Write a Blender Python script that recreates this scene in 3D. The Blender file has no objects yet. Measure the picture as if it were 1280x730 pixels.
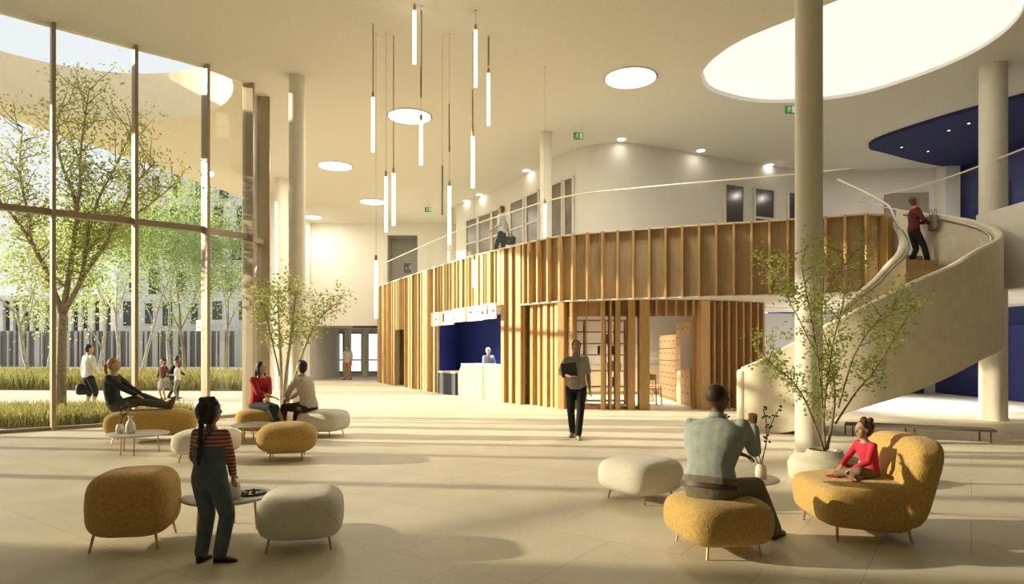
import bpy, bmesh, math, random
from mathutils import Vector as V, Matrix as M, Quaternion as Q
from mathutils.geometry import delaunay_2d_cdt
random.seed(7)
R = math.radians
SC = bpy.context.scene
COL = SC.collection

# ------------------------------------------------------------------ camera facts
EYE, FPX, HORY = 1.55, 820.0, 437.0
def ray_x(px):                       # slope x/y of the vertical plane seen at pixel column px
    return (px - 640.0) / FPX

# ------------------------------------------------------------------ materials
MATS = {}
def mat(name, col, rough=.6, var=0., scale=8., bump=0., bscale=60., metal=0., spec=.5, stretch=None, col2=None, trans=0.):
    if name in MATS: return MATS[name]
    m = bpy.data.materials.new(name); m.use_nodes = True
    nt = m.node_tree; N = nt.nodes; L = nt.links
    b = N['Principled BSDF']
    b.inputs['Base Color'].default_value = (*col, 1)
    b.inputs['Roughness'].default_value = rough
    b.inputs['Metallic'].default_value = metal
    b.inputs['Specular IOR Level'].default_value = spec
    tc = N.new('ShaderNodeTexCoord'); src = tc.outputs['Object']
    if stretch:
        mp = N.new('ShaderNodeMapping'); mp.inputs['Scale'].default_value = stretch
        L.new(src, mp.inputs['Vector']); src = mp.outputs['Vector']
    if var or col2:
        n = N.new('ShaderNodeTexNoise'); n.inputs['Scale'].default_value = scale; n.inputs['Detail'].default_value = 4
        L.new(src, n.inputs['Vector'])
        r = N.new('ShaderNodeValToRGB')
        c2 = col2 or tuple(min(1, c * (1 + var)) for c in col)
        c1 = col if col2 else tuple(c * (1 - var) for c in col)
        r.color_ramp.elements[0].position = .32; r.color_ramp.elements[1].position = .68
        r.color_ramp.elements[0].color = (*c1, 1); r.color_ramp.elements[1].color = (*c2, 1)
        L.new(n.outputs['Fac'], r.inputs['Fac']); L.new(r.outputs['Color'], b.inputs['Base Color'])
    if bump:
        n2 = N.new('ShaderNodeTexNoise'); n2.inputs['Scale'].default_value = bscale; n2.inputs['Detail'].default_value = 3
        L.new(src, n2.inputs['Vector'])
        bp = N.new('ShaderNodeBump'); bp.inputs['Strength'].default_value = bump; bp.inputs['Distance'].default_value = .02
        L.new(n2.outputs['Fac'], bp.inputs['Height']); L.new(bp.outputs['Normal'], b.inputs['Normal'])
    if trans:
        out = N['Material Output']
        t = N.new('ShaderNodeBsdfTranslucent'); mx = N.new('ShaderNodeMixShader')
        t.inputs['Color'].default_value = (*[min(1, c * 1.5) for c in col], 1)
        mx.inputs[0].default_value = trans
        L.new(b.outputs[0], mx.inputs[1]); L.new(t.outputs[0], mx.inputs[2]); L.new(mx.outputs[0], out.inputs['Surface'])
    MATS[name] = m; return m
def glow(name, col, s):
    if name in MATS: return MATS[name]
    m = bpy.data.materials.new(name); m.use_nodes = True; nt = m.node_tree
    nt.nodes.remove(nt.nodes['Principled BSDF'])
    e = nt.nodes.new('ShaderNodeEmission'); e.inputs[0].default_value = (*col, 1); e.inputs[1].default_value = s
    nt.links.new(e.outputs[0], nt.nodes['Material Output'].inputs[0]); MATS[name] = m; return m
def glassmat(name, tint=(1, 1, 1), refl=.5):
    if name in MATS: return MATS[name]
    m = bpy.data.materials.new(name); m.use_nodes = True; nt = m.node_tree; N = nt.nodes; L = nt.links
    N.remove(N['Principled BSDF'])
    t = N.new('ShaderNodeBsdfTransparent'); t.inputs[0].default_value = (*tint, 1)
    g = N.new('ShaderNodeBsdfGlossy'); g.inputs['Roughness'].default_value = .02
    f = N.new('ShaderNodeFresnel'); f.inputs[0].default_value = 1.4
    k = N.new('ShaderNodeMath'); k.operation = 'MULTIPLY'; k.inputs[1].default_value = refl
    x = N.new('ShaderNodeMixShader')
    L.new(f.outputs[0], k.inputs[0]); L.new(k.outputs[0], x.inputs[0]); L.new(t.outputs[0], x.inputs[1]); L.new(g.outputs[0], x.inputs[2])
    L.new(x.outputs[0], N['Material Output'].inputs[0]); MATS[name] = m; return m
def stripemat(name, ca, cb, per):
    if name in MATS: return MATS[name]
    m = bpy.data.materials.new(name); m.use_nodes = True; nt = m.node_tree; N = nt.nodes; L = nt.links
    b = N['Principled BSDF']; b.inputs['Roughness'].default_value = .9
    tc = N.new('ShaderNodeTexCoord'); sp = N.new('ShaderNodeSeparateXYZ'); L.new(tc.outputs['Object'], sp.inputs[0])
    d = N.new('ShaderNodeMath'); d.operation = 'DIVIDE'; d.inputs[1].default_value = per; L.new(sp.outputs['Z'], d.inputs[0])
    fr = N.new('ShaderNodeMath'); fr.operation = 'FRACT'; L.new(d.outputs[0], fr.inputs[0])
    gt = N.new('ShaderNodeMath'); gt.operation = 'GREATER_THAN'; gt.inputs[1].default_value = .62; L.new(fr.outputs[0], gt.inputs[0])
    mx = N.new('ShaderNodeMix'); mx.data_type = 'RGBA'; L.new(gt.outputs[0], mx.inputs[0])
    mx.inputs[6].default_value = (*ca, 1); mx.inputs[7].default_value = (*cb, 1)
    L.new(mx.outputs[2], b.inputs['Base Color']); MATS[name] = m; return m
def floormat():
    m = bpy.data.materials.new('stone_floor'); m.use_nodes = True; nt = m.node_tree; N = nt.nodes; L = nt.links
    b = N['Principled BSDF']; b.inputs['Roughness'].default_value = .5; b.inputs['Specular IOR Level'].default_value = .35
    tc = N.new('ShaderNodeTexCoord')
    mp = N.new('ShaderNodeMapping'); mp.inputs['Rotation'].default_value = (0, 0, R(35)); L.new(tc.outputs['Object'], mp.inputs[0])
    br = N.new('ShaderNodeTexBrick'); br.offset = 0.5; br.inputs['Scale'].default_value = 1.0
    br.inputs['Brick Width'].default_value = 1.2; br.inputs['Row Height'].default_value = 1.2; br.inputs['Mortar Size'].default_value = .004
    br.inputs['Color1'].default_value = (.72, .65, .50, 1); br.inputs['Color2'].default_value = (.76, .69, .54, 1); br.inputs['Mortar'].default_value = (.55, .45, .31, 1)
    L.new(mp.outputs[0], br.inputs['Vector'])
    n = N.new('ShaderNodeTexNoise'); n.inputs['Scale'].default_value = 26; n.inputs['Detail'].default_value = 6; n.inputs['Roughness'].default_value = .75; L.new(tc.outputs['Object'], n.inputs['Vector'])
    n3 = N.new('ShaderNodeTexNoise'); n3.inputs['Scale'].default_value = 1.3; n3.inputs['Detail'].default_value = 5; L.new(tc.outputs['Object'], n3.inputs['Vector'])
    ad = N.new('ShaderNodeMath'); ad.operation = 'ADD'; L.new(n.outputs['Fac'], ad.inputs[0]); L.new(n3.outputs['Fac'], ad.inputs[1])
    r = N.new('ShaderNodeMapRange'); r.inputs[1].default_value = .6; r.inputs[2].default_value = 1.4; r.inputs[3].default_value = .8; r.inputs[4].default_value = 1.12; L.new(ad.outputs[0], r.inputs[0])
    x = N.new('ShaderNodeVectorMath'); x.operation = 'SCALE'; L.new(br.outputs['Color'], x.inputs[0]); L.new(r.outputs[0], x.inputs['Scale'])
    L.new(x.outputs[0], b.inputs['Base Color'])
    rr = N.new('ShaderNodeMapRange'); rr.inputs[3].default_value = .42; rr.inputs[4].default_value = .62; L.new(n.outputs['Fac'], rr.inputs[0]); L.new(rr.outputs[0], b.inputs['Roughness'])
    return m

plaster = mat('plaster_warm', (.80, .77, .69), .9, var=.03, scale=40, bump=.12, bscale=120)
ceilm = mat('ceiling_acoustic', (.76, .735, .635), .95, var=.08, scale=30, bump=.35, bscale=70)
whitep = mat('plaster_white', (.78, .74, .66), .85, var=.02, scale=20)
coolw = mat('plaster_cool', (.72, .72, .72), .85, var=.02, scale=20)
bluem = mat('blue_paint', (.017, .028, .14), .75, var=.05, scale=6)
bluec = mat('blue_ceiling_paint', (.026, .036, .125), .85, var=.05, scale=6)
woodf = mat('oak_fin', (.42, .25, .09), .5, scale=3, col2=(.57, .37, .15), stretch=(14, 14, .7), bump=.08, bscale=30)
woodp = mat('oak_panel', (.38, .265, .14), .6, scale=3, col2=(.47, .345, .20), stretch=(10, 10, .5))
woodd = mat('oak_dark', (.42, .25, .11), .6, scale=3, col2=(.52, .33, .16), stretch=(10, 10, .5))
woodl = mat('oak_light', (.60, .38, .19), .55, scale=4, col2=(.70, .47, .26), stretch=(3, 3, 12))
alu = mat('bronze_aluminium', (.36, .29, .20), .45, metal=.25)
brass = mat('brass', (.55, .36, .16), .35, metal=.8)
railm = mat('rail_steel', (.80, .72, .56), .4, metal=.2)
glassm = glassmat('clear_glass', (.97, .985, .98), .55)
gglass = glassmat('guard_glass', (.99, .99, .99), .05)
darkglass = mat('window_glass_dark', (.10, .085, .07), .15, spec=.6)
black = mat('black_matt', (.02, .02, .02), .6)
concrete = mat('stair_plaster', (.80, .73, .57), .8, var=.06, scale=5, bump=.1, bscale=60)
colm = mat('column_plaster', (.82, .77, .65), .75, var=.03, scale=6)

# ------------------------------------------------------------------ mesh helper
def frame_of(d):
    d = d.normalized(); a = V((0, 0, 1)) if abs(d.z) < .95 else V((0, 1, 0))
    x = d.cross(a).normalized(); return x, d.cross(x).normalized() * -1
class G:
    def __init__(s): s.b = bmesh.new()
    def box(s, c, d, rz=0., bev=0., rx=0., ry=0.):
        m = M.Translation(V(c)) @ M.Rotation(rz, 4, 'Z') @ M.Rotation(ry, 4, 'Y') @ M.Rotation(rx, 4, 'X') @ M.Diagonal((*d, 1))
        r = bmesh.ops.create_cube(s.b, size=1, matrix=m)
        if bev:
            es = list({e for v in r['verts'] for e in v.link_edges})
            bmesh.ops.bevel(s.b, geom=es, offset=bev, segments=2, affect='EDGES', profile=.6)
        return s
    def seg(s, p, q, th, z0, z1):            # upright board between two plan points
        p = V(p[:2]); q = V(q[:2]); d = q - p; c = (p + q) / 2
        return s.box((c.x, c.y, (z0 + z1) / 2), (d.length, th, z1 - z0), math.atan2(d.y, d.x))
    def tube(s, pts, r, n=8, cap=True, flat=None):
        pts = [V(p) for p in pts]; rs = r if isinstance(r, (list, tuple)) else [r] * len(pts)
        rings = []; px = None
        for i, p in enumerate(pts):
            d = (pts[min(i + 1, len(pts) - 1)] - pts[max(i - 1, 0)])
            if d.length < 1e-9: d = V((0, 0, 1))
            d.normalize()
            if px is None: px, _ = frame_of(d)
            px = (px - d * px.dot(d)); px = px.normalized() if px.length > 1e-6 else frame_of(d)[0]
            py = d.cross(px)
            rings.append([s.b.verts.new(p + (px * math.cos(2 * math.pi * k / n) + py * math.sin(2 * math.pi * k / n)) * rs[i]) for k in range(n)])
        for a, b in zip(rings, rings[1:]):
            for k in range(n): s.b.faces.new((a[k], a[(k + 1) % n], b[(k + 1) % n], b[k]))
        if cap:
            s.b.faces.new(rings[0][::-1]); s.b.faces.new(rings[-1])
        return s
    def lathe(s, prof, n=24, c=(0, 0, 0), cap=True):
        c = V(c); rings = [[s.b.verts.new(c + V((r * math.cos(2 * math.pi * k / n), r * math.sin(2 * math.pi * k / n), z))) for k in range(n)] for r, z in prof]
        for a, b in zip(rings, rings[1:]):
            for k in range(n): s.b.faces.new((a[k], a[(k + 1) % n], b[(k + 1) % n], b[k]))
        if cap: s.b.faces.new(rings[0][::-1]); s.b.faces.new(rings[-1])
        return s
    def rings(s, RR, cap=True, closed=False):
        rr = [[s.b.verts.new(V(p)) for p in ring] for ring in RR]
        n = len(rr[0]); pairs = list(zip(rr, rr[1:])) + ([(rr[-1], rr[0])] if closed else [])
        for a, b in pairs:
            for k in range(n): s.b.faces.new((a[k], a[(k + 1) % n], b[(k + 1) % n], b[k]))
        if cap and not closed: s.b.faces.new(rr[0][::-1]); s.b.faces.new(rr[-1])
        return s
    def ell(s, c, r, rot=None, u=16, v=10):
        m = M.Translation(V(c)) @ (rot.to_4x4() if rot else M.Identity(4)) @ M.Diagonal((*(r if not isinstance(r, float) else (r, r, r)), 1))
        bmesh.ops.create_uvsphere(s.b, u_segments=u, v_segments=v, radius=1, matrix=m); return s
    def superell(s, c, r, e=2.8, ez=2.6, u=48, v=24, f=None):
        def pw(a, p): return math.copysign(abs(a) ** p, a)
        RR = []
        for j in range(v + 1):
            t = -math.pi / 2 + math.pi * (j + .001) / (v + .002)
            ring = []
            for i in range(u):
                a = 2 * math.pi * i / u
                x = r[0] * pw(math.cos(t), 2 / ez) * pw(math.cos(a), 2 / e); y = r[1] * pw(math.cos(t), 2 / ez) * pw(math.sin(a), 2 / e); z = r[2] * pw(math.sin(t), 2 / ez)
                p = V((x, y, z))
                if f: p = f(p)
                ring.append(V(c) + p)
            RR.append(ring)
        return s.rings(RR)
    def slab(s, outer, holes, z0, z1):
        vs = []; es = []
        for loop in [outer] + holes:
            o = len(vs); vs += [V(p[:2]) for p in loop]; n = len(loop); es += [(o + i, o + (i + 1) % n) for i in range(n)]
        v2, e2, f2, _, _, _ = delaunay_2d_cdt(vs, es, [], 0, 1e-5)
        def inside(p, poly):
            c = False; n = len(poly)
            for i in range(n):
                x0, y0 = poly[i][:2]; x1, y1 = poly[(i + 1) % n][:2]
                if (y0 > p[1]) != (y1 > p[1]) and p[0] < (x1 - x0) * (p[1] - y0) / (y1 - y0) + x0: c = not c
            return c
        lo = [s.b.verts.new((p.x, p.y, z0)) for p in v2]; hi = [s.b.verts.new((p.x, p.y, z1)) for p in v2]
        keep = []
        for f in f2:
            c = sum((v2[i] for i in f), V((0, 0))) / len(f)
            if inside(c, outer) and not any(inside(c, h) for h in holes): keep.append(f)
        cnt = {}
        for f in keep:
            s.b.faces.new([lo[i] for i in reversed(f)]); s.b.faces.new([hi[i] for i in f])
            for k in range(len(f)):
                e = (f[k], f[(k + 1) % len(f)]); cnt[e] = 1
        for (a, b) in cnt:
            if (b, a) not in cnt: s.b.faces.new((lo[a], lo[b], hi[b], hi[a]))
        return s
    def obj(s, name, m, parent=None, smooth=False, loc=None, rz=0., label=None):
        me = bpy.data.meshes.new(name)
        bmesh.ops.recalc_face_normals(s.b, faces=s.b.faces) if not getattr(s, 'norecalc', False) else None
        s.b.to_mesh(me); s.b.free()
        me.materials.append(m)
        if smooth:
            for p in me.polygons: p.use_smooth = True
            if smooth == 2:
                try: me.set_sharp_from_angle(angle=R(35))
                except Exception: pass
        o = bpy.data.objects.new(name, me); COL.objects.link(o)
        if parent: o.parent = parent
        if loc: o.location = loc
        o.rotation_euler.z = rz
        if label: o['label'] = label
        return o
def thing(name, label, cat, loc=(0, 0, 0), rz=0., group=None):
    o = bpy.data.objects.new(name, None); COL.objects.link(o); o.location = loc; o.rotation_euler.z = rz
    o.empty_display_size = .1
    return tag(o, label, cat, group)
def tag(o, label, cat, group=None):
    o['label'] = label; o['category'] = cat
    if group: o['group'] = group
    return o
def struct(o, label=None):
    o['kind'] = 'structure'
    if label: o['label'] = label
    return o
def empty_struct(name, label=None):
    o = bpy.data.objects.new(name, None); COL.objects.link(o); return struct(o, label)
def copy_tree(o, parent=None):
    c = o.copy(); COL.objects.link(c)
    if parent: c.parent = parent
    for ch in list(o.children): copy_tree(ch, c)
    return c
def catmull(P, n=8, closed=False):
    P = [V(p) for p in P]; out = []
    N = len(P); rng = range(N if closed else N - 1)
    for i in rng:
        if closed: a, b, c, d = P[(i - 1) % N], P[i], P[(i + 1) % N], P[(i + 2) % N]
        else: a, b, c, d = P[max(i - 1, 0)], P[i], P[i + 1], P[min(i + 2, N - 1)]
        for k in range(n):
            t = k / n
            out.append(.5 * ((2 * b) + (c - a) * t + (2 * a - 5 * b + 4 * c - d) * t * t + (3 * b - a - 3 * c + d) * t ** 3))
    if not closed: out.append(P[-1])
    return out
def resample(P, step):
    out = [P[0].copy()]; acc = 0.; last = P[0]
    for p in P[1:]:
        d = (p - last).length
        while acc + d >= step and d > 1e-9:
            t = (step - acc) / d; last = last.lerp(p, t); out.append(last.copy()); d = (p - last).length; acc = 0.
        acc += d; last = p
    return out
def interp(tab, x):
    if x <= tab[0][0]: return tab[0][1]
    for (a, b), (c, d) in zip(tab, tab[1:]):
        if x <= c: return b + (d - b) * (x - a) / (c - a)
    return tab[-1][1]
def hit_poly(px, P):                       # where the sight line of a pixel column first meets a plan polyline
    k = ray_x(px); best = None
    for p, q in zip(P, P[1:]):
        fp = p[0] - k * p[1]; fq = q[0] - k * q[1]
        if fp * fq <= 0 and abs(fp - fq) > 1e-9:
            t = fp / (fp - fq); h = V((p[0] + (q[0] - p[0]) * t, p[1] + (q[1] - p[1]) * t)); d = (V(q[:2]) - V(p[:2])).normalized()
            if h.y > 0 and (best is None or h.y < best[0].y): best = (h, d)
    return best
WORLD_S, SUN_S, SUN_EL, SUN_SLOPE, CEIL_W, DOWN_W, EXPO = .95, 10, 15.5, .11, 185, 2, 0.10
# ================================================================== THE ROOM
CEIL = 7.8; MEZ = 4.35; SOF = 2.84; BAND = 4.5
facade = [(-16.4, 6.6), (-13.6, 8.9), (-11.3, 10.75), (-9.93, 11.77), (-8.88, 12.68), (-7.83, 13.6), (-6.8, 14.5), (-6.25, 15.45), (-6.2, 16.2), (-6.6, 17.6), (-7.4, 19.5), (-8.3, 21.5), (-9.1, 23.2)]
mullions = facade
fac = catmull([V((*p, 0)) for p in facade], 6)
fas_pts = [(-6.5, 33), (-6.38, 31.6), (-5.9, 30.2), (-4.35, 27.0), (-2.72, 23.7), (-1.4, 21.2), (-.24, 19.35), (.86, 17.7), (1.65, 16.95), (2.43, 16.55), (3.88, 15.95), (4.95, 15.55), (5.93, 15.2), (7.0, 14.75), (7.62, 14.48), (8.05, 14.48), (8.35, 14.72), (8.5, 15.1), (8.42, 15.5), (8.25, 15.8)]
fas = resample(catmull([V((*p, 0)) for p in fas_pts], 14), .13)
wall_mez = catmull([V((*p, 0)) for p in [(-2.4, 28.2), (-1.6, 27.2), (-.6, 25.5), (1.0, 22.3), (2.0, 20.5), (2.7, 19.95), (3.7, 19.9), (6.2, 21.1), (9.85, 22.7), (12, 22.9), (15.1, 22.4)]], 8)
C0 = V((6.84, 15.02, 0)); RO, RI = 3.54, 1.74
def pol(r, a): return V((C0.x + r * math.cos(R(a)), C0.y + r * math.sin(R(a)), 0))

# floor and outside ground
g = G(); g.slab([(-16.4, -7), (-16.4, 6.6)] + facade[1:] + [(-10, 32.6), (-12, 39), (0, 39), (15.2, 39), (15.2, -7)], [], -.2, 0)
struct(g.obj('floor', floormat()))
g = G(); g.box((-32, 40, -.26), (140, 150, .4)); struct(g.obj('ground_paving', mat('pale_paving', (.60, .55, .47), .9, var=.08, scale=1.5)))

# ceiling slab: the hall and the canopy outside in one plane, with the two open round roof lights
sky = catmull([V((*p, 0)) for p in [(5.27, 12.35), (4.55, 13.3), (4.25, 14.4), (4.4, 15.2), (5.0, 16.0), (6.47, 16.6), (8.3, 16.2), (9.3, 15), (9.75, 13.6), (9.5, 12.2), (8.6, 11.2), (7.2, 10.9), (6.1, 11.4)]], 6, True)
OC = V((-10, 14.2, 0)); OR = 3.65
fac_in = [p for p in fac]
hole_circle = [OC + V((OR * math.cos(2 * math.pi * k / 64), OR * math.sin(2 * math.pi * k / 64), 0)) for k in range(64)]
roof_in = [(-16.4, -7), (-16.4, 6.6)] + [p[:2] for p in fac_in] + [(-10.1, 32.9), (-10.1, 39), (15.4, 39), (15.4, -7)]
g = G(); g.slab(roof_in, [sky], CEIL, CEIL + .06)
struct(g.obj('ceiling', ceilm))
canopy = [(-16.4, 6.6)] + [p[:2] for p in fac_in] + [(-9.6, 28), (-11, 27), (-11.9, 23.8), (-12.7, 20.5), (-13.5, 18), (-14.2, 15.8), (-14.5, 13), (-15.2, 9)]
def in_fac(p):      # left of the facade line = outside
    h = None
    for a, b in zip(fac_in, fac_in[1:]):
        if min(a.y, b.y) <= p.y <= max(a.y, b.y) and abs(a.y - b.y) > 1e-6:
            x = a.x + (b.x - a.x) * (p.y - a.y) / (b.y - a.y)
            h = x if h is None else min(h, x)
    return h is not None and p.x > h - .12
ocu = []
def fx(y):
    for a, b in zip(fac_in, fac_in[1:]):
        if a.y <= y <= b.y: return a.x + (b.x - a.x) * (y - a.y) / (b.y - a.y)
for p in hole_circle:
    if not in_fac(p): ocu.append(p)
# close the opening along the facade line, in order
ang = [math.atan2((p - OC).y, (p - OC).x) for p in hole_circle]
out = [not in_fac(p) for p in hole_circle]
st = next(i for i in range(64) if out[i] and not out[i - 1])
arc = [hole_circle[(st + k) % 64] for k in range(64) if out[(st + k) % 64]]
ya, yb = arc[-1].y, arc[0].y
back = [V((p.x - .12, p.y + .03, 0)) for p in fac_in if ya < p.y < yb]
if abs(back[0].y - ya) > abs(back[-1].y - ya): back.reverse()
opening = arc + back
g = G(); g.slab(canopy, [opening], CEIL, CEIL + 1.26)
struct(g.obj('canopy_ceiling', mat('canopy_render', (.80, .70, .52), .9, var=.03, scale=10)))
# glazed roof over the hall's large roof light, on its white lining
g = G(); n = len(sky)
ring = lambda r, z: [V((p.x, p.y, z)) + (p - V((7.0, 13.7, 0))).normalized() * r for p in sky]
g.rings([ring(-.03, CEIL - .015), ring(-.03, CEIL + .09), ring(.012, CEIL + .09), ring(.012, CEIL + .06), ring(.0, CEIL - .015)], closed=True)
struct(g.obj('trim_1', mat('roof_light_lining', (.92, .91, .88), .9), smooth=2), 'white lining of the large oval roof light')
g = G(); g.slab([p[:2] for p in ring(-.02, 0)], [], CEIL + .065, CEIL + .08)
struct(g.obj('window_2', mat('opal_roof_glass', (.58, .57, .55), .5, trans=.9)), 'opal glass closing the large oval roof light')

# walls
def wall(name, P, th, z0, z1, m, parent=None):
    g = G(); P = [V((p[0], p[1], 0)) for p in P]
    nn = []
    for i in range(len(P)):
        d = (P[min(i + 1, len(P) - 1)] - P[max(i - 1, 0)]).normalized(); nn.append(V((-d.y, d.x, 0)))
    g.rings([[P[i] + V((0, 0, z0)), P[i] + nn[i] * th + V((0, 0, z0)), P[i] + nn[i] * th + V((0, 0, z1)), P[i] + V((0, 0, z1))] for i in range(len(P))])
    return g.obj(name, m, parent, smooth=2)
struct(wall('wall_right', [(15.2, -7), (15.2, 39)], -.2, 0, CEIL, bluem))
struct(wall('wall_near', [(-16.4, -7), (15.2, -7)], -.2, 0, CEIL, plaster))
struct(wall('wall_left', [(-16.4, -7), (-16.4, 6.6)], .2, 0, CEIL, plaster))
wl = empty_struct('wall_left_far', 'wall of deep piers on the far left, its tall glazed slots added to let sun through')
y = 23.2
while y < 32.5:  # slots added so the low sun reaches the timber wall; piers hide them
    x = -9.1 - (y - 23.2) * .0957; az = math.atan2(1, -.0957)
    g = G(); g.box((x - .22, y + .2, CEIL / 2), (.42, .46, CEIL), az); g.obj('pier', plaster, wl)
    g = G(); g.box((x - .32, y + .95, CEIL / 2), (1.1, .02, CEIL), az); g.obj('pane', glassm, wl)
    y += 1.5
# far wall with the entrance passage under it
g = G()
XL = -10.1
g.box(((XL - 6.2) / 2, 32.75, (2.74 + CEIL) / 2), (-6.2 - XL, .3, CEIL - 2.74))
g.box((-5.45, 32.75, (7.25 + CEIL) / 2), (1.5, .3, CEIL - 7.25)); g.box((-5.45, 32.75, 3.5), (1.5, .3, 1.6))
g.box((-3.3, 32.75, (2.74 + CEIL) / 2), (2.8, .3, CEIL - 2.74))
struct(g.obj('wall_far', plaster))
g = G(); g.box((-5.45, 33.9, 5.8), (1.5, .1, 2.95)); g.box((-6.25, 33.4, 5.8), (.1, 1.0, 2.95)); g.box((-4.65, 33.4, 5.8), (.1, 1.0, 2.95)); g.box((-5.45, 33.4, 4.3), (1.7, 1.1, .1)); g.box((-5.45, 33.4, 7.3), (1.7, 1.1, .1))
struct(g.obj('wall_niche', mat('grey_paint', (.45, .42, .37), .8)))
d = empty_struct('door_1', 'grey door in the niche of the upper far wall')
g = G(); g.box((-4.95, 33.83, 5.5), (.5, .05, 2.2), bev=.01); g.obj('door_leaf', mat('door_grey', (.42, .40, .36), .6), d)
g = G(); g.box((-4.72, 33.78, 5.4), (.05, .04, 1.9)); g.obj('door_edge', black, d)
s = tag(G().box((0, 0, 0), (.5, .03, .5)).obj('wall_sign', mat('sign_dark', (.06, .06, .055), .5), loc=(-5.32, 33.83, 5.75)), 'small dark square sign in the niche of the upper far wall', 'sign')
g = G(); g.box((.07, -.02, .05), (.12, .012, .22)); g.box((-.12, -.02, -.02), (.1, .012, .1)); g.obj('sign_mark', mat('sign_light', (.5, .5, .48), .6), s)
# passage below
struct(wall('wall_passage', [(-10.1, 38.2), (-3, 38.2)], .2, 0, SOF, plaster))
g = G(); g.box((-6.6, 35.6, 2.84), (7.2, 5.5, .2)); struct(g.obj('ceiling_passage', ceilm))
g = G(); g.box((-10.1, 35.4, 1.4), (.2, 5.6, 2.8)); struct(g.obj('wall_passage_left', plaster))
for i, px in enumerate((422, 445, 466)):
    x = ray_x(px) * 38.1
    w = empty_struct('window_%d' % (4 + i))
    g = G()
    for dx in (-.36, .36): g.box((x + dx, 38.1, 1.4), (.09, .16, 2.3))
    for z in (.25, .95, 2.5): g.box((x, 38.1, z), (.72, .14, .06))
    g.obj('window_frame', mat('frame_dark', (.10, .095, .085), .5), w)
    g = G(); g.box((x, 38.12, 1.4), (.66, .03, 2.2)); g.obj('pane', glow('daylight_glow', (.95, .97, 1), 1.0), w)  # pane glows by itself, standing in for daylight; solid wall behind
for i, px in enumerate((410, 434, 456)):
    x = ray_x(px) * 37.5
    tag(G().lathe([(.2, 0), (.2, 2.74)], 20).obj('pilaster', plaster, loc=(x, 37.6, 0), smooth=2), ['beige pilaster left of the first passage window', 'beige pilaster behind the man in orange trousers', 'beige pilaster left of the last passage window'][i], 'pilaster')
g = G(); g.box((-6.9, 33.0, 2.69), (2.2, .16, .07)); g.box((-5.1, 32.9, 2.66), (.5, .16, .08))
tag(g.obj('ceiling_grille', mat('grille_dark', (.05, .045, .04), .6)), 'dark slot grille under the edge of the far upper wall', 'grille')

# upper wall behind the gallery, with its windows
mw = wall('wall_gallery', [p[:2] for p in wall_mez], .25, MEZ, CEIL, whitep); struct(mw)
struct(wall('wall_gallery_return', [(-2.4, 32.6), (-2.4, 28.2)], .25, SOF, CEIL, whitep))
wm = [p[:2] for p in wall_mez]
for i, (a, b) in enumerate([(584.5, 597.5), (600, 614.5), (617, 631), (640, 655), (660, 674), (690, 703.5), (707.5, 717), (906, 928), (943, 966), (985, 996)]):
    ha, da = hit_poly(a, wm); hb, db = hit_poly(b, wm)
    h = (ha + hb) / 2; d = (hb - ha); L = d.length; az = math.atan2(d.y, d.x); nrm = V((d.y, -d.x)).normalized()
    c = h + nrm * .0
    w = empty_struct('window_%d' % (10 + i))
    g = G()
    for sx in (-1, 1):
        q = c + d.normalized() * sx * (L / 2 + .03); g.box((q.x, q.y, 5.65), (.07, .14, 2.66), az)
    for z in (4.38, 6.98): g.box((c.x, c.y, z), (L, .14, .07), az)
    if i in (0, 1, 2, 3, 4, 8): g.box((c.x, c.y, 5.98), (L, .12, .07), az)
    g.obj('window_frame', mat('frame_cream', (.74, .70, .60), .6), w)
    g = G(); g.box((c.x, c.y, 5.67), (L, .06, 2.55), az)
    g.obj('pane', mat('window_tint', (.17, .135, .09), .25, var=.25, scale=1.2) if i < 7 else darkglass, w)

# ------------------------------------------------------------------ gallery slab, timber wall and fascia
fas_in = []
for i, p in enumerate(fas):
    d = (fas[min(i + 1, len(fas) - 1)] - fas[max(i - 1, 0)]).normalized(); fas_in.append(p + V((-d.y, d.x, 0)) * .16)
slab_poly = [p[:2] for p in fas_in[::3]] + [pol(RI, 46)[:2], pol(RO + .02, 48)[:2]] + [pol(RO + .06, a)[:2] for a in range(40, -8, -8)] + [(10.42, 14.0), (10.42, 11), (15.1, 11), (15.1, 22.35)]
slab_poly += [p[:2] for p in reversed(wall_mez[:-2])] + [(-2.4, 32.6), (-6.45, 32.6)]
g = G(); g.slab([(p[0], p[1]) for p in slab_poly], [], SOF, MEZ)
struct(g.obj('gallery_slab', whitep))
def fpx(p): return 640 + FPX * p.x / p.y
def zlow(p):
    x = fpx(p)
    if p.y < 18.75 and p.x > .3: return SOF - .02
    if 546.5 < x < 630.5 and p.y < 26: return SOF
    if 495 < x < 506 and p.y > 26: return 2.4
    return 0.
tw = empty_struct('timber_wall', 'oak clad wall and fascia under the gallery')
g = G()
for i in range(2, len(fas) - 1):
    a, b = fas[i], fas[i + 1]; z = zlow((a + b) / 2)
    d = (b - a); nrm = V((-d.y, d.x, 0)).normalized()
    q = (a + b) / 2 + nrm * .06
    g.box((q.x, q.y, (z + BAND) / 2), (d.length + .01, .08, BAND - z), math.atan2(d.y, d.x))
g.obj('cladding', woodp, tw)
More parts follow.
